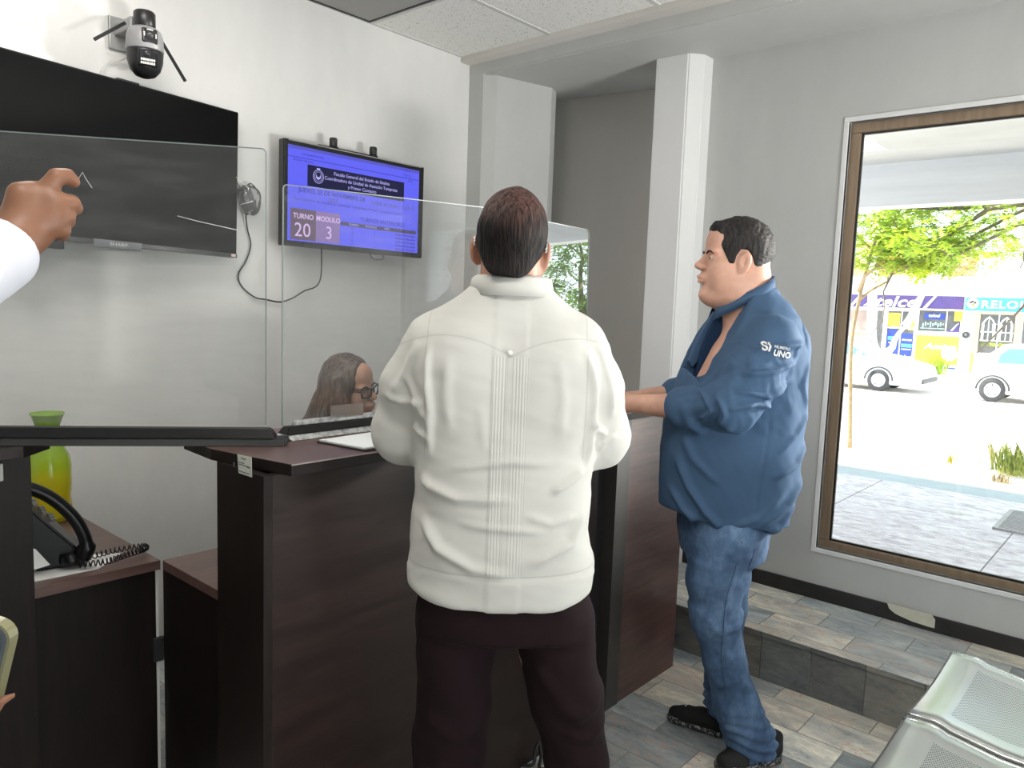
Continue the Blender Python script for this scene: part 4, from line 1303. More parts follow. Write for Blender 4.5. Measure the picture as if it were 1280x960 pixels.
# display hood at the upper left
bm = bmesh.new(); c0 = pp(-.12, 0, .24)
sec = [(-.17, .30), (-.06, .215), (-.075, .19), (-.19, .275)]
v0 = [bm.verts.new(pp(x, -.07, z)) for x, z in sec]; v1 = [bm.verts.new(pp(x, .1, z)) for x, z in sec]
bm.faces.new(v0); bm.faces.new(list(reversed(v1)))
for i in range(4): bm.faces.new((v0[i], v0[(i + 1) % 4], v1[(i + 1) % 4], v1[i]))
bmesh.ops.recalc_face_normals(bm, faces=bm.faces); bmesh.ops.bevel(bm, geom=list(bm.edges), offset=.004, segments=2, affect='EDGES')
link('display_hood', bm, simple('dark_teal_plastic', (.03, .035, .04), .3), tp)
# coiled cord
bm = bmesh.new()
axis = spline([Vector((.06, -.13, .013)), Vector((.13, -.160, .014)), Vector((.20, -.140, .014)), Vector((.262, -.125, .016)), Vector((.27, -.095, .016)), Vector((.20, -.075, .016)), Vector((.12, -.085, .014))], 40)
pts = []
for i, p in enumerate(axis):
    q = axis[min(i + 1, len(axis) - 1)] - axis[max(i - 1, 0)]; q.normalize()
    s_ = q.cross(Vector((0, 0, 1))).normalized(); a = i * .9
    pts.append(p + s_ * .009 * math.cos(a) + Vector((0, 0, .009 * math.sin(a))))
tube(bm, pts, .0021, 5)
link('coiled_cord', bm, MPH, tp)
# yellow-green carafe bottle
bt = thing('glass_bottle', 'tall yellow-green bottle with a flared green neck on the desk behind the telephone', 'bottle', (.868, 2.80, .74))
bt.scale = (.80, .80, .985)
MBT = M('yellow_green_plastic', (.62, .66, .02), .12, 0)
_x, _y, _z = MBT.xyz()
_n = MBT.noise(9, 4, .5)
MBT.set('Base Color', MBT.ramp((_z * 3.2 + _n * .25), [(.0, (.52, .56, .02)), (.38, (.78, .60, .015)), (.60, (.74, .72, .03)), (.75, (.50, .68, .04)), (1.0, (.34, .58, .06))]))
MBT.set('Transmission Weight', .35); MBT.set('Subsurface Weight', .0)
MBT = MBT.done()
bm = bmesh.new()
lathe(bm, [(0, 0), (.068, 0), (.080, .008), (.083, .03), (.078, .08), (.083, .13), (.083, .19), (.076, .225), (.052, .265), (.042, .285), (.044, .30), (.040, .31), (.046, .33), (.060, .362), (.064, .366), (.062, .370), (.040, .34), (.034, .31), (.036, .285), (.045, .26), (0, .24)], 36)
link('bottle_body', bm, MBT, bt)
bm = bmesh.new(); lathe(bm, [(.0425, .286), (.047, .289), (.047, .297), (.043, .301)], 36); link('neck_ring', bm, simple('green_plastic', (.30, .48, .05), .3), bt)
# papers under the phone
MPAP = simple('white_sheet', (.72, .72, .70), .7, 0, .03)
bm = bmesh.new(); prism(bm, [(.60, 2.225), (.805, 2.215), (.90, 2.30), (.72, 2.42), (.60, 2.42)], .7405, .7435)
tag(link('paper_sheet', bm, MPAP), 'white sheets of paper lying under the telephone', 'paper')
bm = bmesh.new(); prism(bm, [(.57, .75), (.70, .765), (.665, .825), (.715, .85), (.60, .885), (.57, .87)], 2.262, 2.265, axis='y')
bmesh.ops.rotate(bm, cent=(.6, 2.262, .75), verts=bm.verts, matrix=Matrix.Rotation(R(-22), 3, 'X'))
tag(link('paper_sheet', bm, MPAP), 'crumpled white sheet leaning against the telephone', 'paper')
bm = bmesh.new(); prism(bm, [(.57, .755), (.655, .77), (.645, .80), (.62, .83), (.57, .84)], 2.245, 2.248, axis='y')
bmesh.ops.rotate(bm, cent=(.6, 2.245, .75), verts=bm.verts, matrix=Matrix.Rotation(R(-18), 3, 'X'))
t = tag(link('envelope', bm, simple('cream_paper', (.74, .66, .46), .7, 0, .03)), 'cream envelope with an orange mark before the white sheet', 'envelope')
bm = bmesh.new(); tube(bm, [(.575, 2.238, .768), (.60, 2.2375, .776), (.625, 2.237, .785)], .0012, 5); link('orange_mark', bm, simple('orange_ink', (.7, .25, .05), .6), t)

# ------------------------------------------------------------------ televisions
MTVF = simple('tv_bezel', (.014, .014, .015), .25, 0, .1)
MSCRB = M('tv_dark_glass', (.0012, .0014, .0018), .10, 0, .22).done()
def tv_root(name, label, cx, cz, y, yawd, rolld, tiltd):
    t = thing(name, label, 'television', (cx, y, cz))
    t.rotation_euler = (R(tiltd), R(rolld), R(yawd))
    return t
# large one: local x along wall, y depth (toward -y is the viewer), z up
TW, TH = 1.05, .592
big = tv_root('television', 'large switched-off black television at the left of the wall', 1.142, 1.968, 2.972, 5.6, 1.1, 0)
big.location = (1.140, 2.955, 1.972)
bm = bmesh.new(); box(bm, -TW / 2, TW / 2, 0, .045, -TH / 2, TH / 2, .004); link('housing', bm, MTVF, big)
bm = bmesh.new(); box(bm, -TW / 2 + .006, TW / 2 - .006, -.002, .001, -TH / 2 + .018, TH / 2 - .006); link('screen_glass', bm, MSCRB, big)
bm = bmesh.new(); box(bm, -TW / 2, TW / 2, -.004, .0, -TH / 2, -TH / 2 + .016, .002); link('lower_bezel', bm, simple('grey_bezel', (.05, .052, .055), .3), big)
bm = bmesh.new(); box(bm, -.06, .115, -.010, -.002, -TH / 2 - .012, -TH / 2 + .018, .003); lg = link('logo_plate', bm, simple('satin_grey', (.17, .18, .19), .35, .3, .05), big)
text('logo_lettering', 'SHARP', .017, simple('logo_silver', (.6, .6, .6), .4), frame_mat((.028, -.0105, -TH / 2 + .004), (1, 0, 0), (0, -1, 0)), lg, .0003, 'CENTER', 0, 1.3)
bm = bmesh.new(); box(bm, TW / 2 - .028, TW / 2 - .008, -.005, -.003, -TH / 2 + .003, -TH / 2 + .014); link('energy_sticker', bm, simple('pink_white_sticker', (.8, .6, .6), .5), big)
bm = bmesh.new(); box(bm, -.27, -.16, -.012, .03, -TH / 2 - .030, -TH / 2 - .001, .002); link('receiver_foot', bm, MTVF, big)
bm = bmesh.new(); box(bm, -.2, .2, .045, .10, -.2, .2, .004); link('wall_bracket', bm, MBLACKM, big)
bm = bmesh.new(); box(bm, .03, .11, .002, .03, TH / 2, TH / 2 + .006, .001); link('top_clip', bm, MBLACKM, big)
# small one
SW, SH = .792, .452
sm = tv_root('television', 'small wall television showing a blue web page with turn numbers', 0, 0, 0, 0, .5, 0)
sm.location = (2.244, 2.955, 1.957)
sm.rotation_euler = (0, R(.35), R(-.5))
bm = bmesh.new(); box(bm, -SW / 2, SW / 2, 0, .045, -SH / 2, SH / 2, .005); link('housing', bm, MTVF, sm)
bm = bmesh.new(); box(bm, -.12, .12, .045, .118, -.12, .12, .004); link('wall_bracket', bm, MBLACKM, sm)
bm = bmesh.new(); box(bm, -SW / 2 + .02, SW / 2 - .02, -.003, 0, SH / 2 - .0065, SH / 2 - .0025); link('chrome_trim', bm, simple('chrome', (.7, .68, .66), .15, .9, .03), sm)
SX0, SX1, SZ0, SZ1 = -.377, .362, -.203, .203
def scol(name, c, s): return emis(name, c, s)
ESC = scol('screen_blue', (.125, .135, .98), .93)
ESD = scol('screen_navy', (.006, .006, .05), 1.0)
EST = scol('screen_text_dark', (.03, .025, .35), 1.0)
ESW = scol('screen_text_light', (.50, .48, .95), 1.0)
ESG = scol('screen_grey', (.10, .085, .22), 1.0)
ESG2 = scol('screen_grey_violet', (.16, .13, .36), 1.0)
ESR = scol('screen_bar', (.06, .05, .12), 1.0)
bm = bmesh.new(); box(bm, SX0, SX1, -.002, .001, SZ0, SZ1); scr = link('screen_image', bm, ESC, sm)
def sx(u): return SX0 + (SX1 - SX0) * u
def sz(v): return SZ1 - (SZ1 - SZ0) * v
def srect(name, u0, u1, v0, v1, mat, d=.0026, par=None):
    bm = bmesh.new(); box(bm, sx(u0), sx(u1), -d, -.002, sz(v1), sz(v0)); return link(name, bm, mat, par or scr)
def stext(body, u, v, size, mat, align='LEFT', sxx=1.0, bold=0.0, par=None, d=.0034):
    return text('screen_lettering', body, size, mat, frame_mat((sx(u), -d, sz(v)), (1, 0, 0), (0, -1, 0)), par or scr, .0002, align, 0, sxx, bold)
srect('browser_bar', 0, 1, 0, .035, scol('screen_tab', (.09, .09, .55), 1))
srect('browser_line', 0, 1, .115, .121, EST)
stext('intranet/turnos', .09, .075, .015, EST, sxx=1.2); stext('Acceso directo', .03, .145, .014, EST, sxx=1.2); stext('+  o  x', .86, .03, .016, EST); stext('* # = o', .86, .085, .016, EST); stext('Otros', .90, .145, .013, EST)
hd = srect('page_header', .13, .87, .175, .40, ESD)
stext('Fiscalía General del Estado de Sinaloa', .53, .225, .0215, ESW, 'CENTER', .98, par=hd)
stext('Coordinadora de Unidad de Atención Temprana', .53, .285, .0215, ESW, 'CENTER', .98, par=hd)
stext('y Primer Contacto', .53, .345, .0215, ESW, 'CENTER', 1, par=hd)
bm = bmesh.new()
def ringp(bm, cu, cv, r, w, m=24):
    pts = [(sx(cu) + r * math.cos(a), -.0032, sz(cv) + r * 1.1 * math.sin(a)) for a in [2 * math.pi * k / m for k in range(m + 1)]]
    tube(bm, pts, w, 5, cap=False)
ringp(bm, .205, .285, .026, .0012); ringp(bm, .205, .285, .019, .0008)
link('crest_ring', bm, ESW, hd)
bm = bmesh.new(); c_ = (sx(.205), sz(.285))
prism(bm, [(c_[0] - .012, c_[1] + .010), (c_[0] - .006, c_[1] - .002), (c_[0] + .006, c_[1] - .002), (c_[0] + .012, c_[1] + .010), (c_[0] + .012, c_[1] - .006), (c_[0], c_[1] - .015), (c_[0] - .012, c_[1] - .006)], -.0034, -.0028, axis='y')
link('crest_shield', bm, ESW, hd)
bm = bmesh.new(); prism(bm, [(c_[0] - .011, c_[1] + .036), (c_[0] + .011, c_[1] + .036), (c_[0] + .004, c_[1] + .028), (c_[0] - .004, c_[1] + .028)], -.0034, -.0028, axis='y'); link('crest_eagle', bm, ESW, hd)
stext('JUEVES, 23 DE NOVIEMBRE DE', .07, .455, .027, EST, sxx=1.0, bold=.0004)
stext('2023', .275, .52, .024, ESG, sxx=1.1)
stext('HORA ACTUAL : 12:13:12', .60, .475, .0225, ESG, sxx=1.05)
stext('Coordinadora de Unidad de Atención Temprana y Primer Contacto Culiacán', .035, .555, .0195, EST, sxx=1.0)
tn = srect('turn_panel', .018, .192, .655, .985, scol('turn_grey', (.13, .085, .14), 1))
mo = srect('turn_panel', .192, .365, .655, .985, scol('turn_violet', (.26, .17, .42), 1))
ESP = scol('screen_text_pale', (.72, .52, .86), 1)
stext('TURNO', .105, .735, .031, ESP, 'CENTER', .95, .0006, tn); stext('20', .10, .885, .085, ESP, 'CENTER', 1.0, par=tn)
stext('MODULO', .28, .735, .031, ESP, 'CENTER', .95, .0006, mo); stext('3', .285, .885, .08, ESP, 'CENTER', 1.0, par=mo)
stext('TURNOS ANTERIORES', .70, .685, .028, EST, 'CENTER', .95)
srect('table_bar', .37, .985, .735, .775, ESR)
stext('TURNO         MODULO          TIPO', .43, .755, .012, ESW, sxx=1.3, d=.0040)
for k in range(5):
    v = .805 + k * .043
    stext('1%d' % (9 - k), .445, v, .014, EST); stext('%d' % (3 - k % 3), .63, v, .014, EST)
    stext('Unidad de Atención', .89, v, .0135, EST, 'CENTER', 1.15, .0003)
# webcams on top
for i, (x, lb) in enumerate(((-.14, 'black cylindrical webcam on top of the small television, the left one'), (.085, 'black cylindrical webcam on top of the small television, the right one'))):
    t = thing('webcam', lb, 'webcam', (2.244 + x, 2.965, 1.957 + SH / 2 + .001 - x * .006), group=None)
    bm = bmesh.new(); box(bm, -.02, .02, -.012, .03, 0, .006, .002); link('clip', bm, MBLACKM, t)
    bm = bmesh.new(); lathe(bm, [(0, .006), (.017, .006), (.018, .010), (.018, .040), (.015, .044), (0, .044)], 20); link('barrel', bm, MBLACK, t)
    bm = bmesh.new(); lathe(bm, [(0, .0), (.008, .0), (.009, -.003)], 14); bmesh.ops.rotate(bm, verts=bm.verts, matrix=Matrix.Rotation(R(90), 3, 'X')); bmesh.ops.translate(bm, verts=bm.verts, vec=(0, -.019, .027)); link('lens', bm, simple('lens_grey', (.05, .05, .06), .1), t)
bm = bmesh.new(); box(bm, 2.03, 2.36, 2.968, 2.985, 2.1835, 2.190, .002)
tag(link('sensor_bar', bm, MBLACKM), 'thin black bar lying along the top of the small television', 'sensor bar')

# power brick wrapped in plastic, and cables
t = thing('power_adapter', 'black power adapter wrapped in clear plastic film on the wall right of the large television', 'power adapter', (1.728, 3.05, 1.92))
bm = bmesh.new(); box(bm, -.022, .022, -.025, .025, -.05, .05, .008, segs=3); bmesh.ops.rotate(bm, verts=bm.verts, matrix=Matrix.Rotation(R(-22), 3, 'Y')); link('brick', bm, MBLACK, t)
MFILM = clear_sheet('clear_film', (.9, .9, .9), .04, (.7, .7, .72), 1.5, .10)
sdf_obj('plastic_film', lambda P: ell(P, (.006, -.004, -.004), (.045, .036, .066)), (-.06, -.05, -.09), (.07, .04, .08), .005, MFILM, t, disp=lambda v, n: wavy(v, 90, 3) * .008).location = (0, -.01, 0)
MCORD = simple('black_cable', (.010, .009, .010), .5)
bm = bmesh.new()
tube(bm, spline([(1.718, 3.045, 1.875), (1.735, 3.06, 1.80), (1.755, 3.066, 1.73), (1.735, 3.068, 1.66), (1.70, 3.07, 1.60), (1.715, 3.07, 1.55), (1.775, 3.068, 1.505), (1.83, 3.066, 1.496), (1.90, 3.066, 1.487), (1.96, 3.064, 1.505), (2.02, 3.06, 1.54), (2.075, 3.05, 1.562), (2.093, 3.04, 1.60), (2.085, 3.02, 1.66), (2.07, 3.0, 1.725), (2.07, 3.0, 1.78)], 6), .0032, 7)
tube(bm, spline([(1.70, 3.05, 1.96), (1.675, 3.06, 2.0), (1.655, 3.05, 1.99), (1.64, 3.03, 1.96)], 5), .002, 6)
tag(link('power_cable', bm, MCORD), 'thin black cable looping down the wall from the power adapter to the small television', 'cable')
bm = bmesh.new(); tube(bm, spline([(2.335, 3.0, 1.76), (2.345, 2.985, 1.715), (2.375, 2.98, 1.705), (2.41, 2.98, 1.712), (2.425, 3.0, 1.75)], 6), .0028, 7)
tag(link('short_cable', bm, MCORD), 'short black cable loop hanging under the small television', 'cable')

# ------------------------------------------------------------------ security camera
MCG = simple('silver_grey_plastic', (.30, .30, .31), .38, .1, .05)
sc = thing('security_camera', 'dome security camera with two black aerials on a wall bracket above the large television', 'security camera', (1.247, 2.90, 2.415))
sc.scale = (.87, .87, .87)
bm = bmesh.new(); box(bm, -.065, .045, .190, .204, -.02, .115, .004); link('wall_plate', bm, simple('steel_plate', (.36, .37, .36), .4, .3), sc)
bm = bmesh.new(); box(bm, -.045, .03, .03, .192, .035, .085, .006); link('bracket_arm', bm, MCG, sc)
bm = bmesh.new(); lathe(bm, [(0, .105), (.036, .105), (.042, .098), (.042, .045), (.036, .036), (0, .036)], 28); link('swivel', bm, MBLACK, sc)
bm = bmesh.new(); lathe(bm, [(0, .040), (.045, .040), (.062, .028), (.070, .004), (.073, -.048), (.070, -.054), (0, -.054)], 36); link('body', bm, MCG, sc)
bm = bmesh.new(); lathe(bm, [(0, -.053), (.071, -.053), (.070, -.062), (.068, -.095), (.058, -.128), (.038, -.150), (.015, -.158), (0, -.159)], 36); dome = link('dome', bm, MBLACK, sc)
# facing direction of the lens plate
fa = R(-97)
def fp(r, z, s=0.0):  # point on front, s sideways
    return Vector((r * math.cos(fa) - s * math.sin(fa), r * math.sin(fa) + s * math.cos(fa), z))
mwp = frame_mat(fp(.069, -.004), (-math.sin(fa), math.cos(fa), 0), (math.cos(fa), math.sin(fa), .10))
def onplate(bm, mw):
    bmesh.ops.transform(bm, verts=bm.verts, matrix=mw); return bm
bm = bmesh.new(); box(bm, -.030, .030, -.029, .029, -.012, .003, .006, segs=3); pl_ = link('lens_plate', onplate(bm, mwp), MBLACK, sc)
bm = bmesh.new(); lathe(bm, [(0, .004), (.006, .005), (.008, .007), (.0125, .007), (.0135, .003)], 22); link('lens', onplate(bm, mwp), simple('lens_ring', (.04, .04, .045), .2), pl_)
MLED = simple('led_white', (.75, .75, .70), .3, 0, .05)
bm = bmesh.new()
for (x, y) in ((-.009, .022), (-.003, .0225), (.003, .0225), (.009, .022), (-.0225, .008), (-.0225, .002), (-.0225, -.004), (.0225, .006), (.0225, 0), (.0225, -.006)):
    lathe(bm, [(0, .0048), (.0028, .0045), (.0032, .003)], 8, (x, y, 0))
link('led_ring', onplate(bm, mwp), MLED, pl_)
fa2 = R(-104)
mwd = frame_mat(Vector((.070 * math.cos(fa2), .070 * math.sin(fa2), -.098)), (-math.sin(fa2), math.cos(fa2), 0), (math.cos(fa2), math.sin(fa2), -.35))
bm = bmesh.new(); box(bm, -.038, .038, -.030, .034, -.03, .000, .008, segs=3); fm = link('lens_window', onplate(bm, mwd), simple('gloss_black', (.015, .015, .018), .08), dome)
bm = bmesh.new()
for r_ in range(2):
    for k in range(7): box(bm, -.027 + k * .0078, -.0205 + k * .0078, -.020 + r_ * .013, -.011 + r_ * .013, 0, .0022, .001)
link('led_bar', onplate(bm, mwd), MLED, fm)
bm = bmesh.new(); lathe(bm, [(0, .002), (.011, .002), (.012, .0)], 18, (-.005, .018, 0)); link('lens', onplate(bm, mwd), simple('lens_dark', (.03, .03, .035), .05), fm)
def flatbar(a, b, w, th):
    bm = bmesh.new(); a, b = Vector(a), Vector(b); d = (b - a).normalized(); s_ = d.cross(Vector((0, 1, 0))).normalized(); n_ = d.cross(s_)
    vs = [bm.verts.new(p + s_ * i * w + n_ * j * th) for p in (a, b) for i in (-1, 1) for j in (-1, 1)]
    for q in ((0, 1, 3, 2), (4, 6, 7, 5), (0, 4, 5, 1), (2, 3, 7, 6), (0, 2, 6, 4), (1, 5, 7, 3)): bm.faces.new([vs[i] for i in q])
    bmesh.ops.recalc_face_normals(bm, faces=bm.faces); bmesh.ops.bevel(bm, geom=list(bm.edges), offset=.0015, segments=2, affect='EDGES')
    return bm
link('aerial', flatbar((-.070, .015, .045), (-.200, -.01, -.060), .0065, .004), MBLACK, sc)
link('aerial', flatbar((.074, .01, .010), (.155, -.03, -.140), .0065, .004), MBLACK, sc)
bm = bmesh.new(); tube(bm, spline([(1.24, 3.0, 2.38), (1.24, 3.055, 2.37), (1.19, 3.07, 2.34), (1.15, 3.05, 2.30), (1.14, 3.03, 2.27)], 6), .0022, 6)
tag(link('camera_cable', bm, simple('white_cable', (.6, .6, .58), .5)), 'thin white cable hanging from the security camera down behind the large television', 'cable')

# ------------------------------------------------------------------ waiting bench of perforated steel
m = M('perforated_steel', (.48, .49, .48), .28, .75)
X, Y, Z = m.xyz()
p_ = .0066
ux = (X / p_); uy = (Y / p_)
fx = ux.fract() - .5; fy = (uy + ux.floor().mod(2.0) * .5).fract() - .5
dd_ = (fx * fx + fy * fy).pw(.5)
inside = (X.abs().lt(.185)) * (Y.lt(-.085)) * (Y.gt(-.40))
hole = (1.0 - dd_.step(.26, .34)) * inside
m.set('Base Color', m.mix(hole, (.50, .52, .51), (.05, .05, .05)))
m.set('Metallic', (1.0 - hole) * .75)
m.bump(1.0 - hole, .3, .001)
MPERF = m.done()
MCHR = simple('polished_steel', (.72, .73, .72), .16, .9, .03)
MSEATG = simple('satin_steel', (.62, .64, .63), .30, .8, .03)
bench = None
def seat_unit(cx, label):
    t = thing('waiting_seat', label, 'waiting seat', (cx, .475, .43), group='perforated steel seats of the waiting bench')
    # seat pan: profile in (y toward -), extruded in x with rolled side lips
    prof = [(.004, -.030), (.006, -.006), (-.004, .002), (-.062, .006), (-.080, .002), (-.10, -.006), (-.22, -.024), (-.34, -.026), (-.43, -.014), (-.46, .0)]
    hw = .262
    bm = bmesh.new()
    xsec = [(-hw, -.030), (-hw + .004, -.006), (-hw + .018, .004), (-hw + .040, .0), (-.18, -.002), (-.09, -.008), (0, -.010), (.09, -.008), (.18, -.002), (hw - .040, .0), (hw - .018, .004), (hw - .004, -.006), (hw, -.030)]
    top = [[bm.verts.new((x, y, z + dz * (1 if i > 1 else .3))) for (y, z) in prof] for i, (x, dz) in enumerate(xsec)]
    for a, b in zip(top, top[1:]):
        for i in range(len(prof) - 1): bm.faces.new((a[i], a[i + 1], b[i + 1], b[i]))
    bmesh.ops.recalc_face_normals(bm, faces=bm.faces)
    o = link('seat', bm, MPERF, t, True)
    md = o.modifiers.new('s', 'SOLIDIFY'); md.thickness = .0016; md.offset = -1
    for s in (-1, 1):
        bm = bmesh.new()
        tube(bm, [(s * (hw + .000), y, z - .004) for (y, z) in prof[1:]], .0065, 8)
        link('side_rim', bm, MCHR, t)
    bm = bmesh.new()
    pr2 = [(-.455, .06), (-.475, .16), (-.50, .30), (-.52, .42), (-.515, .44)]
    rows = [[bm.verts.new((x, y - dz * .5, z)) for (y, z) in pr2] for (x, dz) in xsec]
    for a, b in zip(rows, rows[1:]):
        for i in range(len(pr2) - 1): bm.faces.new((a[i], b[i], b[i + 1], a[i + 1]))
    o = link('backrest', bm, MSEATG, t, True)
    md = o.modifiers.new('s', 'SOLIDIFY'); md.thickness = .0016
    for s in (-1, 1):
        bm = bmesh.new(); tube(bm, spline([(s * .2, -.20, -.045), (s * .2, -.44, -.03), (s * .2, -.475, .07), (s * .2, -.53, .40)], 5), .010, 8); link('bracket', bm, MCHR, t)
    return t
seat_unit(2.522, 'perforated steel waiting seat farthest along the bench, nearest the window wall')
seat_unit(1.965, 'perforated steel waiting seat at the bottom right corner of the photo')
t = thing('bench_frame', 'steel beam and legs carrying the perforated waiting seats', 'bench frame', (2.2, .25, 0))
bm = bmesh.new(); box(bm, -.60, .60, -.04, .02, .33, .365, .004); link('beam', bm, MCHR, t)
for x in (-.5, .52):
    bm = bmesh.new(); box(bm, x - .02, x + .02, -.03, .01, .03, .33, .004); link('leg', bm, MCHR, t)
    bm = bmesh.new(); box(bm, x - .025, x + .025, -.27, .18, 0, .03, .008); link('foot', bm, MCHR, t)
# curl of black cord on the floor by the counter
bm = bmesh.new(); tube(bm, spline([(1.83, 1.497, .012), (1.85, 1.47, .02), (1.87, 1.48, .05), (1.90, 1.49, .065), (1.89, 1.47, .03), (1.86, 1.45, .01), (1.89, 1.42, .008)], 6), .006, 7)
tag(link('floor_cord', bm, MCORD), 'short curl of black cord on the floor against the tall counter', 'cord')
# ------------------------------------------------------------------ people
def skin(name, base):
    m = M(name, base, .48)
    n = m.noise(18, 4, .6); n2 = m.noise(240, 2, .5)
    m.set('Base Color', m.ramp(n, [(.3, tuple(c * .86 for c in base)), (.7, tuple(min(1, c * 1.10) for c in base))]))
    m.set('Subsurface Weight', .12); m.set('Subsurface Radius', (.012, .004, .002)); m.set('Subsurface Scale', .6)
    m.bump(n2, .12, .001)
    return m.done()
MSKA = skin('tan_skin', (.47, .245, .165))
MSKB = skin('warm_skin', (.60, .34, .25))
MSKC = skin('brown_skin', (.235, .105, .058))
MSKD = skin('light_tan_skin', (.55, .30, .21))
def hairmat(name, base, hi, top=None, rough=.38, scale=160):
    m = M(name, base, rough)
    n = m.noise(scale, 3, .6, stretch=(1, 1, .12))
    col = m.ramp(n, [(.35, base), (.65, hi)])
    m.set('Base Color', col)
    m.bump(n, .7, .0035)
    return m
def w2(mat):
    return mat.done() if isinstance(mat, M) else mat

def local(base, az):
    """matrix: local x = right, y = away along azimuth az, z = up"""
    c, s = math.cos(az), math.sin(az)
    return Matrix(((s, c, 0, base[0]), (-c, s, 0, base[1]), (0, 0, 1, 0), (0, 0, 0, 1)))

def rotm(fwd, roll=0.0):
    """rows f, s(left), z of a head looking along fwd, leaning by roll (rad, + toward its left)"""
    f = np.array(fwd, float); f /= np.linalg.norm(f)
    s = np.cross([0, 0, 1], f); s /= np.linalg.norm(s)
    z = np.cross(f, s)
    s2 = s * math.cos(roll) - z * math.sin(roll); z2 = z * math.cos(roll) + s * math.sin(roll)
    return np.stack([f, s2, z2])

def headf(Q, chub=0.0, fine=True):
    """head and face; Q = (forward, left, up) about a point between the ears"""
    S_ = Q.copy(); S_[:, 1] = np.abs(S_[:, 1])
    d = ell(Q, (-.012, 0, .040), (.100, .074, .094))
    d = smin(d, ell(Q, (.030, 0, -.040), (.078, .062 + .012 * chub, .098)), .035)
    d = smin(d, ell(Q, (.015, 0, -.080), (.075 + .006 * chub, .056 + .018 * chub, .050 + .01 * chub)), .035)
    d = smin(d, ell(Q, (.098, 0, -.112), (.020 + .004 * chub, .026, .020)), .028)
    d = smin(d, ell(Q, (.070, 0, .060), (.034, .050, .050)), .03)
    d = smin(d, ell(S_, (.086, .030, .026), (.018, .026, .009)), .014)
    d = smin(d, ell(S_, (.070, .042, -.030), (.030, .022 + .006 * chub, .026 + .008 * chub)), .022)
    d = smax(d, -ell(S_, (.112, .032, .006), (.021, .020, .013)), .008)
    d = smin(d, cone(Q, (.098, 0, .020), (.122, 0, -.014), .0085, .0130), .012)
    d = smin(d, ell(Q, (.1285, 0, -.018), (.0130, .0125, .0120)), .008)
    d = smin(d, ell(S_, (.118, .0135, -.025), (.013, .0075, .008)), .006)
    if chub: d = smin(d, ell(Q, (.03, 0, -.130), (.070, .052, .030)), .03)
    d = smin(d, ell(Q, (.106, 0, -.058), (.020, .028, .018)), .014)
    d = smin(d, ell(Q, (.1215, 0, -.0545), (.0085, .021, .0058)), .006)
    d = smin(d, ell(Q, (.1190, 0, -.0690), (.0090, .019, .0070)), .005)
    d = smax(d, -ell(Q, (.1320, 0, -.0612), (.013, .024, .0018)), .003)
    d = smax(d, -ell(Q, (.118, 0, -.086), (.008, .022, .006)), .008)
    # eyelids and eyeballs
    d = smin(d, ell(S_, (.0885, .0315, .006), (.0125, .0148, .0112)), .003)
    d = smax(d, -ell(S_, (.1035, .0325, .0050), (.0075, .0135, .0042)), .0015)
    # ears
    e = ell(S_, (.004, .084, -.008), (.021, .0085, .035), rot=[[.86, .42, -.2], [-.45, .89, 0], [.2, .02, .98]])
    e = smin(e, ell(S_, (.014, .076, -.036), (.010, .007, .011)), .006)
    e = smin(e, cone(S_, (.010, .062, -.010), (.008, .078, -.010), .014, .012), .006)
    e = smax(e, -ell(S_, (.010, .094, -.006), (.0115, .0085, .021), rot=[[.86, .42, -.2], [-.45, .89, 0], [.2, .02, .98]]), .004)
    e = smin(e, ell(S_, (.019, .080, -.014), (.004, .004, .007)), .003)
    return smin(d, e, .006)

def headP(P, H):
    c, Rm, sc_ = H
    return ((P - np.array(c)) @ np.array(Rm).T) / sc_

def hand(P, w, d, n, side, sc_=1.0, curl=.55, spread=1.0, thumb=.6):
    """w wrist, d direction of the palm, n back-of-hand normal, side = +1 if the thumb is toward d x n"""
    d = np.array(d, float); d /= np.linalg.norm(d)
    n = np.array(n, float); n -= d * (n @ d); n /= np.linalg.norm(n)
    t = np.cross(d, n) * side
    w = np.array(w, float)
    def L(a, b, c): return w + (d * a + t * b + n * c) * sc_
    mc = [L(.088, .028, .0), L(.092, .009, .002), L(.088, -.011, .001), L(.080, -.029, -.003)]
    dd = None
    for k, m in enumerate(mc):
        e = cone(P, L(.005, .012 - .008 * k, 0), m, .019 * sc_, .0125 * sc_)
        dd = e if dd is None else smin(dd, e, .012)
    ln = [(.042, .026, .021), (.046, .030, .022), (.043, .028, .022), (.034, .021, .019)]
    for k, m in enumerate(mc):
        a = .15; p = m; r = .0098 - .0010 * (k == 3)
        pts = [p]
        for s_ in ln[k]:
            a += curl * (1.0 + .1 * k)
            p = p + (d * math.cos(a) - n * math.sin(a) + t * (.06 * (1.5 - k)) * spread) * s_ * sc_
            pts.append(p)
        dd = smin(dd, chain(P, pts, [r * 1.1 * sc_, r * sc_, r * .92 * sc_, r * .80 * sc_], .003), .004)
    th = [L(.022, .020, -.006), L(.050, .044, -.014), L(.078, .052, -.024 - .01 * thumb), L(.098, .048, -.034 - .015 * thumb)]
    dd = smin(dd, chain(P, th, [.016 * sc_, .0135 * sc_, .0115 * sc_, .0095 * sc_], .004), .008)
    return dd

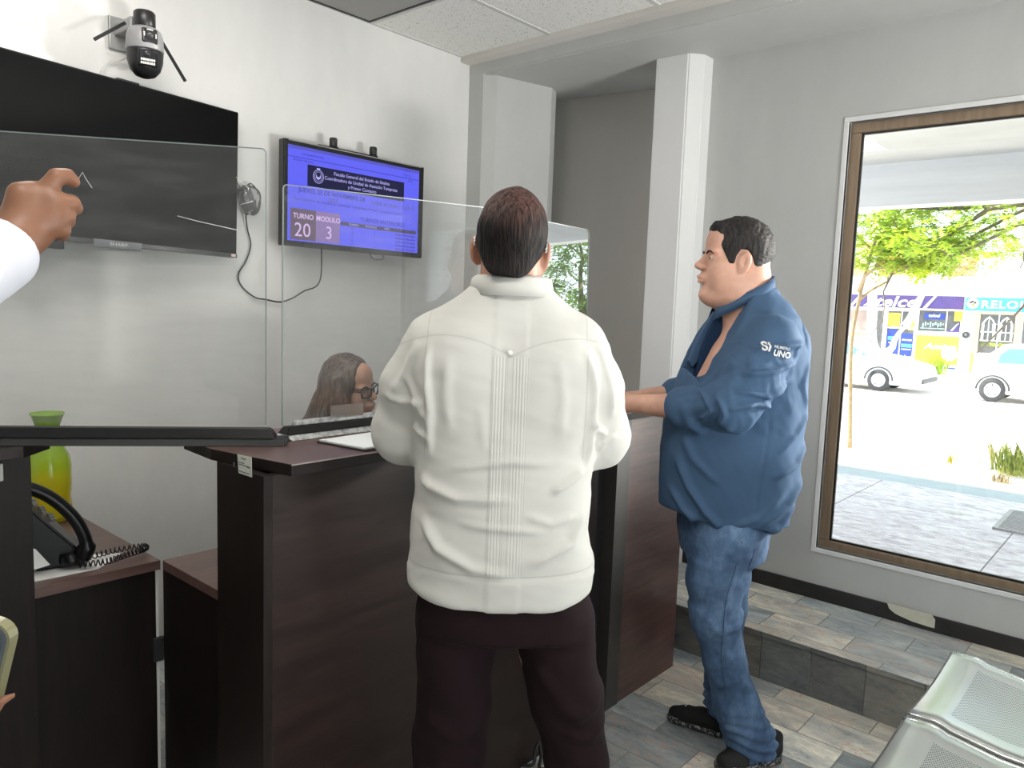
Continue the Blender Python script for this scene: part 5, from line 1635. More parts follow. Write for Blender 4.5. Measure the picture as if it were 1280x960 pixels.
def shoe_obj(heel, toe, parent, mw, mat, matsole, name='shoe', hz=0.0):
    heel = np.array([*heel, hz]); toe = np.array([*toe, hz]); d = toe - heel; L = np.linalg.norm(d); d /= L
    s = np.cross([0, 0, 1], d)
    def toQ(P):
        q = P - heel
        return np.stack([q @ d, q @ s, q[:, 2]], 1) / (L / .29)
    def up(P):
        Q = toQ(P)
        a = chain(Q, [(.045, 0, .050), (.12, 0, .052), (.19, .003, .040), (.245, .004, .034)], [.041, .043, .042, .034], .02)
        a = smin(a, cone(Q, (.045, 0, .05), (.040, 0, .095), .038, .039), .02)
        a = smax(a, .020 - Q[:, 2], .004)
        return smax(a, Q[:, 2] - .105, .004)
    def so(P):
        Q = toQ(P)
        a = chain(np.stack([Q[:, 0], Q[:, 1], np.zeros(len(Q))], 1), [(.045, 0, 0), (.13, .0, 0), (.235, .004, 0)], [.044, .041, .048], .03)
        return smax(a, np.abs(Q[:, 2] - .016) - .015, .006)
    lo = np.minimum(heel, toe) - (.09, .09, .02); hi = np.maximum(heel, toe) + (.09, .09, .13)
    o = sdf_obj(name, up, lo, hi, .0065, mat, parent, mw)
    o2 = sdf_obj('sole', so, lo, hi, .0065, matsole, o, mw)
    return o

def ring_obj(name, c, rx, ry, z0, z1, flare, th, mat, parent, mw, gap=0.0, tilt=0.0, seg=40):
    """folded collar: outer flap plus inner stand; gap = opening half-angle at +y (front)"""
    bm = bmesh.new()
    rows = []
    prof = [(0, z0 + .0), (flare * .15, (z0 + z1) / 2 + .01), (flare * .2, z1 - .002), (flare * .35 + .002, z1 + .001), (flare * .6 + .004, z1 - .006), (flare, z0 - .002), (flare - th, z0 - .002), (flare * .5, z1 - .012)]
    for k in range(seg + 1):
        a = R(90) + gap + (2 * math.pi - 2 * gap) * k / seg
        rows.append([bm.verts.new((c[0] + (rx + r) * math.cos(a), c[1] + (ry + r) * math.sin(a), z + tilt * math.sin(a))) for r, z in prof])
    for a, b in zip(rows, rows[1:]):
        for i in range(len(prof) - 1):
            bm.faces.new((a[i], b[i], b[i + 1], a[i + 1]))
    bm.faces.new(rows[0]); bm.faces.new(list(reversed(rows[-1])))
    bmesh.ops.recalc_face_normals(bm, faces=bm.faces)
    bmesh.ops.transform(bm, verts=bm.verts, matrix=mw)
    return link(name, bm, mat, parent, True)

def cloth(name, base, var=.06, rough=.85, weave=900, extra=None):
    m = M(name, base, rough)
    n = m.noise(6, 4, .6); n2 = m.noise(weave, 1, .5)
    m.set('Base Color', m.ramp(n, [(.3, tuple(c * (1 - var) for c in base)), (.7, tuple(min(1, c * (1 + var)) for c in base))]))
    m.set('Specular IOR Level', .2)
    return m, n2

# ================================================================= white-shirted man
wb = (1.248, 1.094)
WM = local(wb, YAW)
IWM = np.array(WM.inverted())
wman = thing('person', 'person seen from behind in a white pleated shirt and maroon trousers, leaning on the counter', 'person', (wb[0], wb[1], 0))
WMi = Matrix.Translation((-wb[0], -wb[1], 0)) @ WM
HW = ((-.013, .0, 1.634), rotm((.03, 1, -.06), R(-5)), .905)
def wbody(P):
    d = headf(headP(P, HW))
    d = smin(d, cone(P, (-.008, -.010, 1.60), (-.006, -.005, 1.46), .056, .066), .025)
    m = P[:, 2] < 1.56
    d = smin(d, loft(P, [(.86, -.005, 0, .16, .10), (1.0, -.008, .0, .155, .115), (1.2, -.008, 0, .15, .11), (1.38, -.012, 0, .165, .10), (1.46, -.012, 0, .12, .07), (1.50, -.01, -.005, .06, .05)]), .03)
    d = smin(d, chain(P, [(-.19, 0, 1.40), (-.238, .04, 1.22), (-.205, .33, 1.192)], [.048, .040, .027], .01), .03)
    d = smin(d, chain(P, [(.17, 0, 1.40), (.20, .04, 1.22), (.02, .30, 1.20), (-.05, .36, 1.195)], [.048, .040, .03, .027], .01), .03)
    d = smin(d, hand(P, (-.205, .33, 1.192), (.05, 1, -.06), (0, 0, 1), 1, .95, .16), .012)
    d = smin(d, hand(P, (-.05, .36, 1.195), (-.75, .7, -.05), (0, 0, 1), -1, .95, .16), .012)
    d = smin(d, chain(P, [(-.10, 0, .86), (-.115, .015, .48), (-.12, -.01, .09)], [.09, .06, .04], .02), .03)
    d = smin(d, chain(P, [(.09, 0, .86), (.175, .015, .48), (.20, -.01, .09)], [.09, .06, .04], .02), .03)
    return d
sdf_obj('body', wbody, (-.33, -.20, .04), (.34, .60, 1.80), .011, MSKA, wman, WMi, fine=((-.13, -.13, 1.50), (.11, .15, 1.78), .0038))
# hair: thinning at the crown
HSH_W = [(.075, .100), (.085, .14), (.02, .17), (-.10, .15), (-.13, .05), (-.13, -.04), (-.105, -.076), (-.055, -.070), (-.036, -.045), (-.028, .0), (-.012, .030), (.010, .036), (.028, .012), (.034, -.012), (.044, -.012), (.048, .02), (.06, .045), (.064, .075)]
def hairf(P, H, poly, base=.006, bulge=None, chub=0.0, seed=1):
    Q = headP(P, H)
    sk = ell(Q, (-.012, 0, .040), (.100, .074, .094))
    sk = smin(sk, ell(Q, (.030, 0, -.040), (.078, .062 + .012 * chub, .098)), .035)
    sk = smin(sk, cone(Q, (-.030, 0, -.03), (-.045, 0, -.12), .060, .062), .02)
    th = base + .0022 * wavy(Q * (1, 1, .35), 120, seed) + .001 * wavy(Q * (1, 1, .3), 300, seed + 2)
    if bulge is not None: th = th + bulge(Q)
    rg = poly2(Q[:, 0], Q[:, 2], poly)
    rg = smax(rg, np.abs(Q[:, 1]) - np.interp(Q[:, 2], [-.08, -.055, -.02, .03], [.030, .052, .072, .12]), .012)
    return smax(sk - th, rg, .006) * H[2]
mh = hairmat('black_thinning_hair', (.006, .005, .005), (.028, .020, .018), rough=.55)
mh.set('Specular IOR Level', .15)
_x, _y, _z = mh.xyz()
_n = mh.noise(160, 3, .6, stretch=(1, 1, .12)); _n2 = mh.noise(14, 3, .5)
_f = (_z + _n2 * .09 + _n * .05 - ((_x * math.sin(YAW) - _y * math.cos(YAW)) - .015).abs() * .35).step(1.70, 1.80)
mh.set('Base Color', mh.mix(_f, mh.ramp(_n, [(.35, (.004, .0035, .0035)), (.65, (.013, .010, .009))]), mh.ramp(_n, [(.35, (.016, .008, .007)), (.65, (.11, .055, .046))])))
mh.bump(_n, .8, .004)
sdf_obj('hair', lambda P: hairf(P, HW, HSH_W, .008, lambda Q: .005 * np.exp(-((Q[:, 0] + .075) / .05) ** 2 - ((Q[:, 2] + .0) / .06) ** 2)), (-.12, -.14, 1.53), (.10, .14, 1.80), .0034, mh.done(), wman, WMi)
# glasses: temple tips over the ears, lenses in front
MGLF = simple('dark_glasses_frame', (.02, .025, .03), .2)
MGLM = simple('silver_temple', (.5, .5, .5), .2, .8, .02)
def hw(H, f, s, z):
    c, Rm, k = H
    return Vector(np.array(c) + k * (np.array([f, s, z]) @ np.array(Rm)))
bm = bmesh.new()
for s in (-1, 1):
    tube(bm, [WMi @ hw(HW, *p) for p in ((.105, s * .066, .012), (.04, s * .079, .014), (-.015, s * .0835, .024), (-.030, s * .0835, .014), (-.043, s * .083, -.004))], [.002, .002, .002, .0028, .0028], 8)
    ctr = (.118, s * .032, .002)
    tube(bm, [WMi @ hw(HW, ctr[0] - .012 * abs(math.cos(a)) * (1 if math.cos(a) * s > 0 else 0), ctr[1] + .026 * math.cos(a), ctr[2] + .018 * math.sin(a)) for a in [2 * math.pi * k / 20 for k in range(21)]], .0016, 6)
tube(bm, [WMi @ hw(HW, *p) for p in ((.118, -.007, .006), (.1215, 0, .009), (.118, .007, .006))], .0016, 6)
link('glasses', bm, MGLM, wman)
# shirt
wsh = [(.80, -.006, .0, .197, .138), (.95, -.010, .0, .206, .150), (1.03, -.0155, 0, .1965, .150), (1.12, -.012, 0, .193, .148), (1.20, -.012, 0, .198, .142), (1.30, -.012, 0, .207, .135), (1.38, -.014, 0, .214, .128), (1.43, -.016, 0, .212, .118), (1.47, -.016, 0, .186, .104), (1.505, -.014, -.002, .145, .088), (1.535, -.010, -.004, .105, .075), (1.556, -.008, -.006, .082, .068)]
def wshirt(P):
    d = loft(P, wsh, 2.35)
    # leaning shoulder blades
    d = smin(d, ell(P, (-.10, -.085, 1.36), (.08, .045, .10)), .05)
    d = smin(d, ell(P, (.08, -.085, 1.35), (.08, .045, .10)), .05)
    la = chain(P, [(-.165, 0, 1.425), (-.215, .01, 1.33), (-.238, .05, 1.222), (-.215, .20, 1.205), (-.205, .315, 1.195)], [.070, .068, .070, .052, .040], .03)
    ra = chain(P, [(.130, 0, 1.430), (.172, .01, 1.34), (.197, .05, 1.228), (.12, .18, 1.213), (-.02, .335, 1.20)], [.070, .068, .069, .052, .040], .03)
    d = smin(d, smin(la, ra, .01), .022)
    # slit hem: open underneath
    hem = .858 - .19 * P[:, 1] + .034 * np.clip((np.abs(P[:, 0]) - .06) / .14, 0, 1) ** 2
    d = smax(d, hem - P[:, 2], .003)
    return d
def fpx(pts):  # photo-derived fold lines in the plane of the back
    return [((x - 640) / 628.0 - .006 + (y - 371) * .00006, 1.52 - (y - 371.5) / 628.0) for x, y in pts]
WF = [(fpx([(520, 600), (535, 612), (570, 622), (640, 620)]), .010, .012), (fpx([(520, 655), (545, 690), (590, 712), (640, 718)]), .009, .013), (fpx([(735, 640), (715, 680), (660, 705)]), .009, .013),
      (fpx([(560, 585), (600, 578), (640, 572), (690, 575)]), .006, .010), (fpx([(690, 612), (710, 600), (735, 585)]), .009, .009), (fpx([(655, 640), (690, 652), (725, 645)]), .005, .010),
      (fpx([(570, 655), (620, 658), (680, 662)]), .005, .009), (fpx([(535, 430), (532, 470), (536, 520), (533, 570)]), .008, .008), (fpx([(520, 425), (500, 470), (478, 500)]), .007, .012),
      (fpx([(470, 500), (495, 507), (528, 505)]), .006, .009), (fpx([(510, 535), (522, 545), (533, 550)]), .008, .007), (fpx([(500, 470), (515, 500), (533, 530)]), .006, .008),
      (fpx([(735, 430), (745, 480), (742, 540), (738, 585)]), .008, .008), (fpx([(752, 420), (768, 470), (775, 520)]), .006, .010), (fpx([(742, 520), (752, 535), (768, 545)]), .008, .008), (fpx([(755, 565), (765, 555), (785, 545)]), .006, .009),
      (fpx([(560, 440), (556, 490), (560, 540)]), .003, .015), (fpx([(700, 440), (705, 490), (700, 545)]), .003, .015), (fpx([(600, 500), (605, 560)]), .002, .014)]
def wdisp(v, n):
    o = ridges(v[:, 0], v[:, 2], [(p, a * 1.5, w * .78) for p, a, w in WF]) * np.clip(-v[:, 1] / .03 + .9, 0, 1)
    low = np.clip((1.25 - v[:, 2]) / .3, 0, 1)
    o += .0048 * wavy(v * (1, 1, 2.3), 17, 2) * (.30 + .70 * low)
    o += .0014 * wavy(v * (1, 1, 1.6), 48, 4)
    # placket of pin tucks stands a little proud; hem band
    o += .0016 * (np.abs(v[:, 0] + .006) < .035) * (v[:, 1] < 0)
    o += .0024 * (v[:, 2] < .955 - .10 * v[:, 1] - .013)
    return o
m, n2 = cloth('white_linen', (.56, .555, .525), .03)
# coordinates of the mesh are in the parent's frame: rotate back to the wearer's
_x, _y, _z = m.xyz()
cY, sY = math.cos(YAW), math.sin(YAW)
U = _x * sY - _y * cY
V_ = _x * cY + _y * sY
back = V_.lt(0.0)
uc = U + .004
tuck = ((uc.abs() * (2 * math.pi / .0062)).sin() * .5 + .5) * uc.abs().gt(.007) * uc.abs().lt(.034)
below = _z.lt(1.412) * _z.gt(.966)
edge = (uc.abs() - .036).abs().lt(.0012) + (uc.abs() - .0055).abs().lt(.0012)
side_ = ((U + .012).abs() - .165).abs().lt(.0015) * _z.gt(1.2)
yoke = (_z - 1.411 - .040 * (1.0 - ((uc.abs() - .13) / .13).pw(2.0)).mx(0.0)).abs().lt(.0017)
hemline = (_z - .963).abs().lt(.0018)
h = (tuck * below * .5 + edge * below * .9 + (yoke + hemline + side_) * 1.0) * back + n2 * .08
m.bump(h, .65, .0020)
_seam_shade = ((yoke + hemline + side_ + edge * below) * back).mn(1.0) * .22  # darker seam thread, with the stitching shade put into the colour
m.set('Base Color', m.mix(_seam_shade, (.56, .555, .525), (.25, .25, .23)))
MWSH = m.done()
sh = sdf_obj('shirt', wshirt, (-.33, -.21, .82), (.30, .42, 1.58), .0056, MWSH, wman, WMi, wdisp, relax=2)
# yoke button
bm = bmesh.new(); lathe(bm, [(0, .002), (.0045, .002), (.005, .001), (.005, 0)], 14); bmesh.ops.rotate(bm, verts=bm.verts, matrix=Matrix.Rotation(R(90), 3, 'X'))
bmesh.ops.transform(bm, verts=bm.verts, matrix=WMi @ Matrix.Translation((-.006, -.1300, 1.420)))
link('yoke_button', bm, simple('pearl_button', (.7, .7, .66), .3, 0, .03), sh)
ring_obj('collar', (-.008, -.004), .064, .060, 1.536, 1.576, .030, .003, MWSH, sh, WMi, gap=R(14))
# trousers
def wtr(P):
    d = loft(P, [(.795, .003, 0, .197, .12), (.84, .0, 0, .197, .130), (.88, -.005, 0, .185, .130), (.95, -.008, 0, .17, .12)], 2.5)
    l = chain(P, [(-.104, 0, .82), (-.113, .01, .50), (-.118, -.005, .10)], [.092, .084, .080], .02)
    r = chain(P, [(.108, 0, .82), (.150, .0, .62), (.182, .012, .47), (.205, -.005, .10)], [.094, .080, .070, .078], .02)
    d = smin(smin(d, l, .012), smin(d, r, .012), .003)
    return smax(d, .035 - P[:, 2], .003)
def wtd(v, n):
    return .006 * wavy(v * (1, 1, 1.7), 17, 7) * np.clip((.95 - v[:, 2]) / .3, .2, 1) + .0022 * wavy(v, 45, 8) + ridges(v[:, 0], v[:, 2], [([(.22, .66), (.17, .63), (.10, .66)], .012, .016), ([(.235, .60), (.20, .57), (.14, .59)], .010, .014), ([(.06, .75), (.12, .68), (.19, .62)], .008, .015), ([(-.17, .62), (-.10, .56), (-.04, .58)], .007, .018)])
m, n2 = cloth('dark_maroon_wool', (.012, .0048, .0065), .15, .9); m.bump(n2, .1, .001); MWTR = m.done()
sdf_obj('trousers', wtr, (-.26, -.17, .02), (.33, .18, .99), .0085, MWTR, wman, WMi, wtd, relax=2)
MSHOE = simple('black_leather', (.010, .010, .011), .35, 0, .2)
MSOLE = simple('black_sole', (.015, .015, .015), .6)
shoe_obj((-.13, -.09), (-.115, .20), wman, WMi, MSHOE, MSOLE)
shoe_obj((.195, -.09), (.235, .20), wman, WMi, MSHOE, MSOLE)

# ================================================================= blue-shirted man
bb = (2.417, 1.111)
BM = local(bb, YAW)
BMi = Matrix.Translation((-bb[0], -bb[1], 0)) @ BM
bman = thing('person', 'person in profile in blue shirt and jeans, standing right of the white-shirted person', 'person', (bb[0], bb[1], 0))
HB = ((-.030, 0, 1.682), rotm((-1, -.04, .0)), 1.0)
def bbody(P):
    d = headf(headP(P, HB), 1.0)
    d = smin(d, cone(P, (.012, 0, 1.63), (.030, .0, 1.50), .070, .080), .03)
    d = smin(d, cone(P, (-.015, 0, 1.585), (.0, 0, 1.50), .062, .075), .03)
    d = smin(d, loft(P, [(.80, -.02, 0, .14, .14), (1.0, -.02, 0, .19, .15), (1.2, -.01, 0, .18, .15), (1.40, .03, 0, .13, .15), (1.48, .04, 0, .09, .12), (1.52, .04, 0, .06, .06)]), .03)
    d = smin(d, chain(P, [(.05, -.18, 1.40), (-.085, -.225, 1.215), (-.22, -.12, 1.208), (-.365, .0, 1.198)], [.055, .050, .042, .030], .012), .03)
    d = smin(d, hand(P, (-.365, .0, 1.198), (-.75, .62, -.06), (0, 0, 1), -1, 1.0, .22), .012)
    d = smin(d, chain(P, [(.05, .18, 1.40), (-.07, .25, 1.21), (-.26, .22, 1.200)], [.055, .048, .030], .012), .03)
    d = smin(d, hand(P, (-.26, .22, 1.200), (-.9, .1, -.05), (0, 0, 1), 1, 1.0, .22), .012)
    d = smin(d, chain(P, [(-.02, -.09, .84), (-.06, -.10, .50), (.085, -.10, .10)], [.09, .055, .04], .02), .03)
    d = smin(d, chain(P, [(.0, .09, .84), (.035, .09, .48), (.04, .07, .10)], [.09, .055, .04], .02), .03)
    return d
sdf_obj('body', bbody, (-.56, -.33, .05), (.22, .36, 1.86), .011, MSKB, bman, BMi, fine=((-.185, -.10, 1.50), (.10, .10, 1.84), .0034))
HSH_B = [(.100, .090), (.124, .104), (.120, .140), (.03, .175), (-.09, .16), (-.14, .06), (-.135, -.02), (-.118, -.055), (-.080, -.066), (-.046, -.052), (-.032, -.02), (-.024, .012), (-.008, .032), (.014, .034), (.028, .012), (.034, -.014), (.050, -.012), (.062, .020), (.076, .048), (.074, .078)]
def bbul(Q):
    return .008 * np.exp(-((Q[:, 2] - .13) / .035) ** 2) * np.clip((Q[:, 0] + .11) / .1, 0, 1) + .018 * np.exp(-((Q[:, 0] - .085) / .026) ** 2 - ((Q[:, 2] - .115) / .026) ** 2) + .003 * np.exp(-((Q[:, 2] - .08) / .04) ** 2)
mb = hairmat('short_black_hair', (.006, .005, .005), (.035, .031, .030), rough=.62, scale=130)
mb.set('Specular IOR Level', .25)
_n = mb.noise(130, 3, .6, stretch=(.35, .35, 1)); mb.bump(_n, .9, .004)
sdf_obj('hair', lambda P: hairf(P, HB, HSH_B, .0062, bbul, 1.0, 5), (-.16, -.11, 1.58), (.12, .11, 1.86), .0032, mb.done(), bman, BMi,
        disp=lambda v, n: .0018 * wavy(v * (.4, 1, 1.4), 190, 9) * (v[:, 2] > 1.76))
# eyes and brow
MEYE = simple('eye_white', (.7, .66, .62), .2, 0, .03); MIRIS = simple('dark_iris', (.015, .01, .008), .1)
def eyes(par, H, mi_):
    for s in (-1, 1):
        bm = bmesh.new(); bmesh.ops.create_uvsphere(bm, u_segments=16, v_segments=10, radius=.0112 * H[2])
        bmesh.ops.translate(bm, verts=bm.verts, vec=mi_ @ hw(H, .0895, s * .0315, .0055)); e = link('eye', bm, MEYE, par, True)
        bm = bmesh.new(); bmesh.ops.create_uvsphere(bm, u_segments=12, v_segments=8, radius=.0058 * H[2])
        bmesh.ops.translate(bm, verts=bm.verts, vec=mi_ @ hw(H, .0960, s * .0315, .0050)); link('iris', bm, MIRIS, e, True)
def brows(par, H, mi_, mat):
    body = [o for o in bpy.data.objects if o.parent == par and o.name.startswith('body')][0]
    bv = BVHTree.FromPolygons([v.co for v in body.data.vertices], [p.vertices[:] for p in body.data.polygons])
    for s in (-1, 1):
        bm = bmesh.new(); pts = []
        for (y, z) in ((.011, .021), (.018, .0245), (.027, .0275), (.037, .028), (.046, .025), (.052, .020)):
            a = mi_ @ hw(H, .2, s * y * 1.15, z); b = mi_ @ hw(H, .0, s * y * .75, z)
            hit, _, _, _ = bv.ray_cast(a, (b - a).normalized())
            pts.append(hit if hit else b)
        tube(bm, pts, [.0024, .0034, .0036, .0033, .0027, .0015], 8)
        link('eyebrow', bm, mat, par)
MBROW = simple('dark_brow', (.012, .010, .009), .7)
eyes(bman, HB, BMi); brows(bman, HB, BMi, MBROW)
eyes(wman, HW, WMi)
# shirt
def bpz(pts): return [((x - 915) / 370.0 - (400 - y) * .00020 - .018, 1.52 - (y - 386.5) / 370.0) for x, y in pts]
bsh = [(.74, -.026, 0, .214, .172), (.90, -.0225, 0, .2205, .186), (1.05, -.014, 0, .229, .192), (1.16, -.0085, 0, .2285, .192), (1.28, .0075, 0, .2125, .188), (1.378, .0225, 0, .1925, .190), (1.444, .0335, 0, .1735, .188), (1.50, .040, 0, .140, .160), (1.545, .038, 0, .112, .115), (1.58, .030, 0, .085, .080), (1.60, .028, 0, .078, .070)]
def bshirt(P):
    d = loft(P, bsh, 2.3)
    la = chain(P, [(.045, -.165, 1.425), (-.02, -.205, 1.325), (-.085, -.222, 1.228), (-.165, -.170, 1.210)], [.088, .085, .080, .058], .03)
    ra = chain(P, [(.045, .165, 1.425), (-.01, .21, 1.32), (-.07, .24, 1.222), (-.16, .235, 1.21)], [.088, .082, .072, .056], .03)
    # rolled cuffs
    dd_ = np.array([-.72, .62, -.02]); dd_ /= np.linalg.norm(dd_)
    cu = cone(P, (-.178, -.155, 1.209), (-.200, -.136, 1.2085), .064, .062)
    cu = smin(cu, cone(P, (-.150, -.178, 1.200), (-.165, -.165, 1.150), .050, .018), .02)
    cu = smin(cu, cone(P, (-.188, -.147, 1.209), (-.208, -.129, 1.2085), .069, .066), .003)
    d = smin(d, smin(smin(la, ra, .01), cu, .008), .02)
    hem = .800 - .15 * P[:, 1] + .045 * np.clip((-.10 - P[:, 0]) / .14, 0, 1) + .010 * np.clip((.05 - P[:, 0]) / .1, 0, 1)
    op = np.maximum(poly2(P[:, 0], P[:, 2], bpz([(930, 358), (908, 395), (893, 420), (877, 446), (869, 464), (858, 474), (838, 440), (855, 395), (885, 355)])), P[:, 1] - .03)
    d = smax(d, -op, .004)
    return smax(d, hem - P[:, 2], .003)
def bp(pts):
    return [((x - 915) / 370.0, 1.52 - (y - 386.5) / 370.0) for x, y in pts]
BF = [(bp([(900, 430), (930, 425), (965, 420)]), .010, .012), (bp([(885, 455), (920, 452), (960, 440)]), .009, .011), (bp([(880, 475), (915, 478), (955, 462)]), .010, .011), (bp([(872, 495), (900, 488), (930, 490)]), .009, .010),
      (bp([(985, 440), (975, 470), (985, 500)]), .006, .012), (bp([(990, 500), (970, 530), (945, 550)]), .007, .014), (bp([(995, 540), (975, 565), (940, 580)]), .008, .014), (bp([(992, 580), (965, 615), (925, 640)]), .011, .016),
      (bp([(985, 610), (960, 640), (935, 652)]), .008, .013), (bp([(835, 560), (848, 595), (868, 625), (890, 645)]), .010, .013), (bp([(830, 600), (845, 625), (862, 640)]), .008, .011), (bp([(838, 530), (850, 560), (880, 590)]), .006, .014),
      (bp([(900, 640), (930, 628), (960, 600)]), .006, .014), (bp([(862, 480), (870, 500), (865, 515)]), .008, .008), (bp([(850, 478), (858, 498), (850, 512)]), .008, .007), (bp([(985, 385), (975, 405), (978, 430)]), -.005, .007), (bp([(935, 500), (930, 560), (925, 620)]), -.003, .006)]
def bdisp(v, n):
    o = ridges(v[:, 0], v[:, 2], [(p, a * 1.7, w * .8) for p, a, w in BF]) * np.clip(-v[:, 1] / .04 + .5, 0, 1)
    arm = np.clip((-v[:, 1] - .15) / .04, 0, 1) * (v[:, 2] > 1.13) * (v[:, 2] < 1.42)
    o += arm * .0055 * wavy(v * (1, 1, 1.5), 60, 3)
    o += .004 * wavy(v * (1, 1, 1.8), 15, 6) + .0013 * wavy(v, 60, 7)
    return o
m, n2 = cloth('blue_cotton', (.056, .108, .195), .06, .75); m.bump(n2, .08, .001); MBSH = m.done()
bs = sdf_obj('shirt', bshirt, (-.31, -.34, .76), (.27, .33, 1.62), .0060, MBSH, bman, BMi, bdisp, relax=2)
m, n2 = cloth('dark_blue_lining', (.012, .035, .085), .06, .75); MBLN = m.done()
# collar: stands at the back, open points in front
def collar_b():
    bm = bmesh.new()
    rows = []
    for k in range(33):
        a = R(180) + R(24) + (R(312)) * k / 32      # from front-left round the back
        back = (math.cos(a) + 1) / 2
        c = (.004, 0)
        z0 = 1.512 + .085 * back; hgt = .026 + .014 * back
        rx, ry = .078 + .012 * (1 - back), .076
        x0 = c[0] + rx * math.cos(a) - .006 * (1 - back) ** 2; y0 = ry * math.sin(a) * (1 - .25 * (1 - back) ** 2)
        fl = .016
        P_ = [(x0, y0, z0), (x0 + .004 * math.cos(a), y0 + .004 * math.sin(a), z0 + hgt), (x0 + .010 * math.cos(a), y0 + .010 * math.sin(a), z0 + hgt + .002), (x0 + (fl) * math.cos(a) - .012 * (1 - back), y0 + fl * math.sin(a), z0 - .004 - .030 * (1 - back) ** 3), (x0 + (fl - .004) * math.cos(a) - .012 * (1 - back), y0 + (fl - .004) * math.sin(a), z0 - .004 - .030 * (1 - back) ** 3)]
        rows.append([bm.verts.new(p) for p in P_])
    for a, b in zip(rows, rows[1:]):
        for i in range(4): bm.faces.new((a[i], b[i], b[i + 1], a[i + 1]))
    bmesh.ops.recalc_face_normals(bm, faces=bm.faces)
    bmesh.ops.transform(bm, verts=bm.verts, matrix=BMi)
    o = link('collar', bm, [MBSH], bs, True)
    md = o.modifiers.new('s', 'SOLIDIFY'); md.thickness = .002
    return o
collar_b()
# open placket, dark lining showing down the chest
def on_surf(obj, pts2, mi_, v_from=-1.0, lift=.002):
    """drop (u,z) points along +y of the wearer's frame onto a mesh"""
    me = obj.data
    inv = mi_.inverted()
    bv = BVHTree.FromPolygons([inv @ v.co for v in me.vertices], [p.vertices[:] for p in me.polygons])
    out = []
    for u, z in pts2:
        hit, nrm, _, _ = bv.ray_cast(Vector((u, v_from, z)), Vector((0, 1, 0)))
        out.append(Vector((u, (hit.y if hit else 0) - lift, z)))
    return out
bm = bmesh.new(); prism(bm, bpz([(890, 390), (915, 372), (940, 372), (915, 410), (895, 440), (872, 466), (862, 470), (868, 440), (876, 418)]), -.02, .03, axis='y', bev=.003)
bmesh.ops.transform(bm, verts=bm.verts, matrix=BMi); link('lining', bm, MBLN, bs)
bm = bmesh.new(); prism(bm, bpz([(888, 388), (896, 396), (880, 422), (870, 446), (860, 458), (855, 450), (864, 428), (875, 408)]), .0, .03, axis='y', bev=.003)
bmesh.ops.transform(bm, verts=bm.verts, matrix=BMi); link('placket', bm, MBSH, bs)
# sleeve emblem lettering draped on the sleeve
def draped(body, u, z, size, ang, mat, obj, mi_, par, bold=0.0):
    o = text('emblem_lettering', body, size, mat, Matrix.Identity(4), None, .0, 'LEFT', 0, 1.05, bold)
    me = o.data
    bq = bmesh.new(); bq.from_mesh(me); bmesh.ops.triangulate(bq, faces=bq.faces)
    for _ in range(3): bmesh.ops.subdivide_edges(bq, edges=[e for e in bq.edges if e.calc_length() > .004], cuts=1, use_grid_fill=False)
    bmesh.ops.triangulate(bq, faces=bq.faces); bq.to_mesh(me); bq.free()
    inv = mi_.inverted()
    bv = BVHTree.FromPolygons([inv @ v.co for v in obj.data.vertices], [p.vertices[:] for p in obj.data.polygons])
    ca, sa = math.cos(ang), math.sin(ang)
    for v in me.vertices:
        x, y = v.co.x, v.co.y
        uu = u + x * ca - y * sa; zz = z + x * sa + y * ca
        hit, _, _, _ = bv.ray_cast(Vector((uu, -1, zz)), Vector((0, 1, 0)))
        v.co = mi_ @ Vector((uu, (hit.y if hit else -.2) - .0042, zz))
    o.parent = par
MEMB = simple('white_print', (.75, .76, .76), .6, 0, .02)
u_, z_ = bp([(908, 424)])[0]
draped('SI', u_, z_, .036, R(-9), MEMB, bs, BMi, bs, .0012)
u_, z_ = bp([(921, 424)])[0]
draped('NUMERO', u_, z_, .012, R(-9), MEMB, bs, BMi, bs, .0002)
u_, z_ = bp([(921, 431)])[0]
draped('UNO', u_, z_, .025, R(-9), MEMB, bs, BMi, bs, .0008)
# jeans
def bje(P):
    d = loft(P, [(.70, -.02, 0, .135, .165), (.78, -.02, 0, .148, .17), (.86, -.02, 0, .150, .165), (.92, -.02, 0, .15, .16)], 2.4)
    n_ = chain(P, [(-.030, -.085, .78), (-.062, -.095, .64), (-.056, -.10, .50), (-.012, -.10, .355), (.042, -.10, .19), (.092, -.10, .075)], [.112, .092, .076, .066, .074, .083], .03)
    f_ = chain(P, [(.0, .085, .78), (.020, .09, .60), (.036, .09, .46), (.034, .085, .30), (.050, .07, .12)], [.112, .090, .070, .065, .070], .03)
    d = smin(smin(d, n_, .03), smin(d, f_, .03), .006)
    d = smax(d, .055 - P[:, 2] + .10 * np.clip(.05 - P[:, 0], 0, .3) - .02, .003)
    return d
def bjd(v, n):
    o = .005 * wavy(v * (1, 1, 1.6), 20, 11) + .002 * wavy(v, 55, 12)
    lowf = np.clip((.22 - v[:, 2]) / .12, 0, 1)
    o += lowf * .006 * np.sin(v[:, 2] * 190 + 30 * v[:, 0] + 2.5 * wavy(v, 20, 3))
    o += ridges(v[:, 0], v[:, 2], [(bp([(905, 700), (893, 745), (900, 790), (915, 820)]), .006, .010), (bp([(935, 690), (915, 730), (895, 750)]), .009, .012), (bp([(930, 745), (915, 765), (896, 765)]), .009, .010), (bp([(858, 745), (880, 755), (900, 775)]), .006, .014),
                                  (bp([(895, 845), (920, 830), (940, 845)]), .007, .012), (bp([(885, 790), (905, 800), (925, 815)]), .005, .012), (bp([(855, 690), (885, 690)]), .004, .012)]) * (v[:, 1] < .02)
    return o
m = M('blue_denim', (.07, .14, .27), .85)
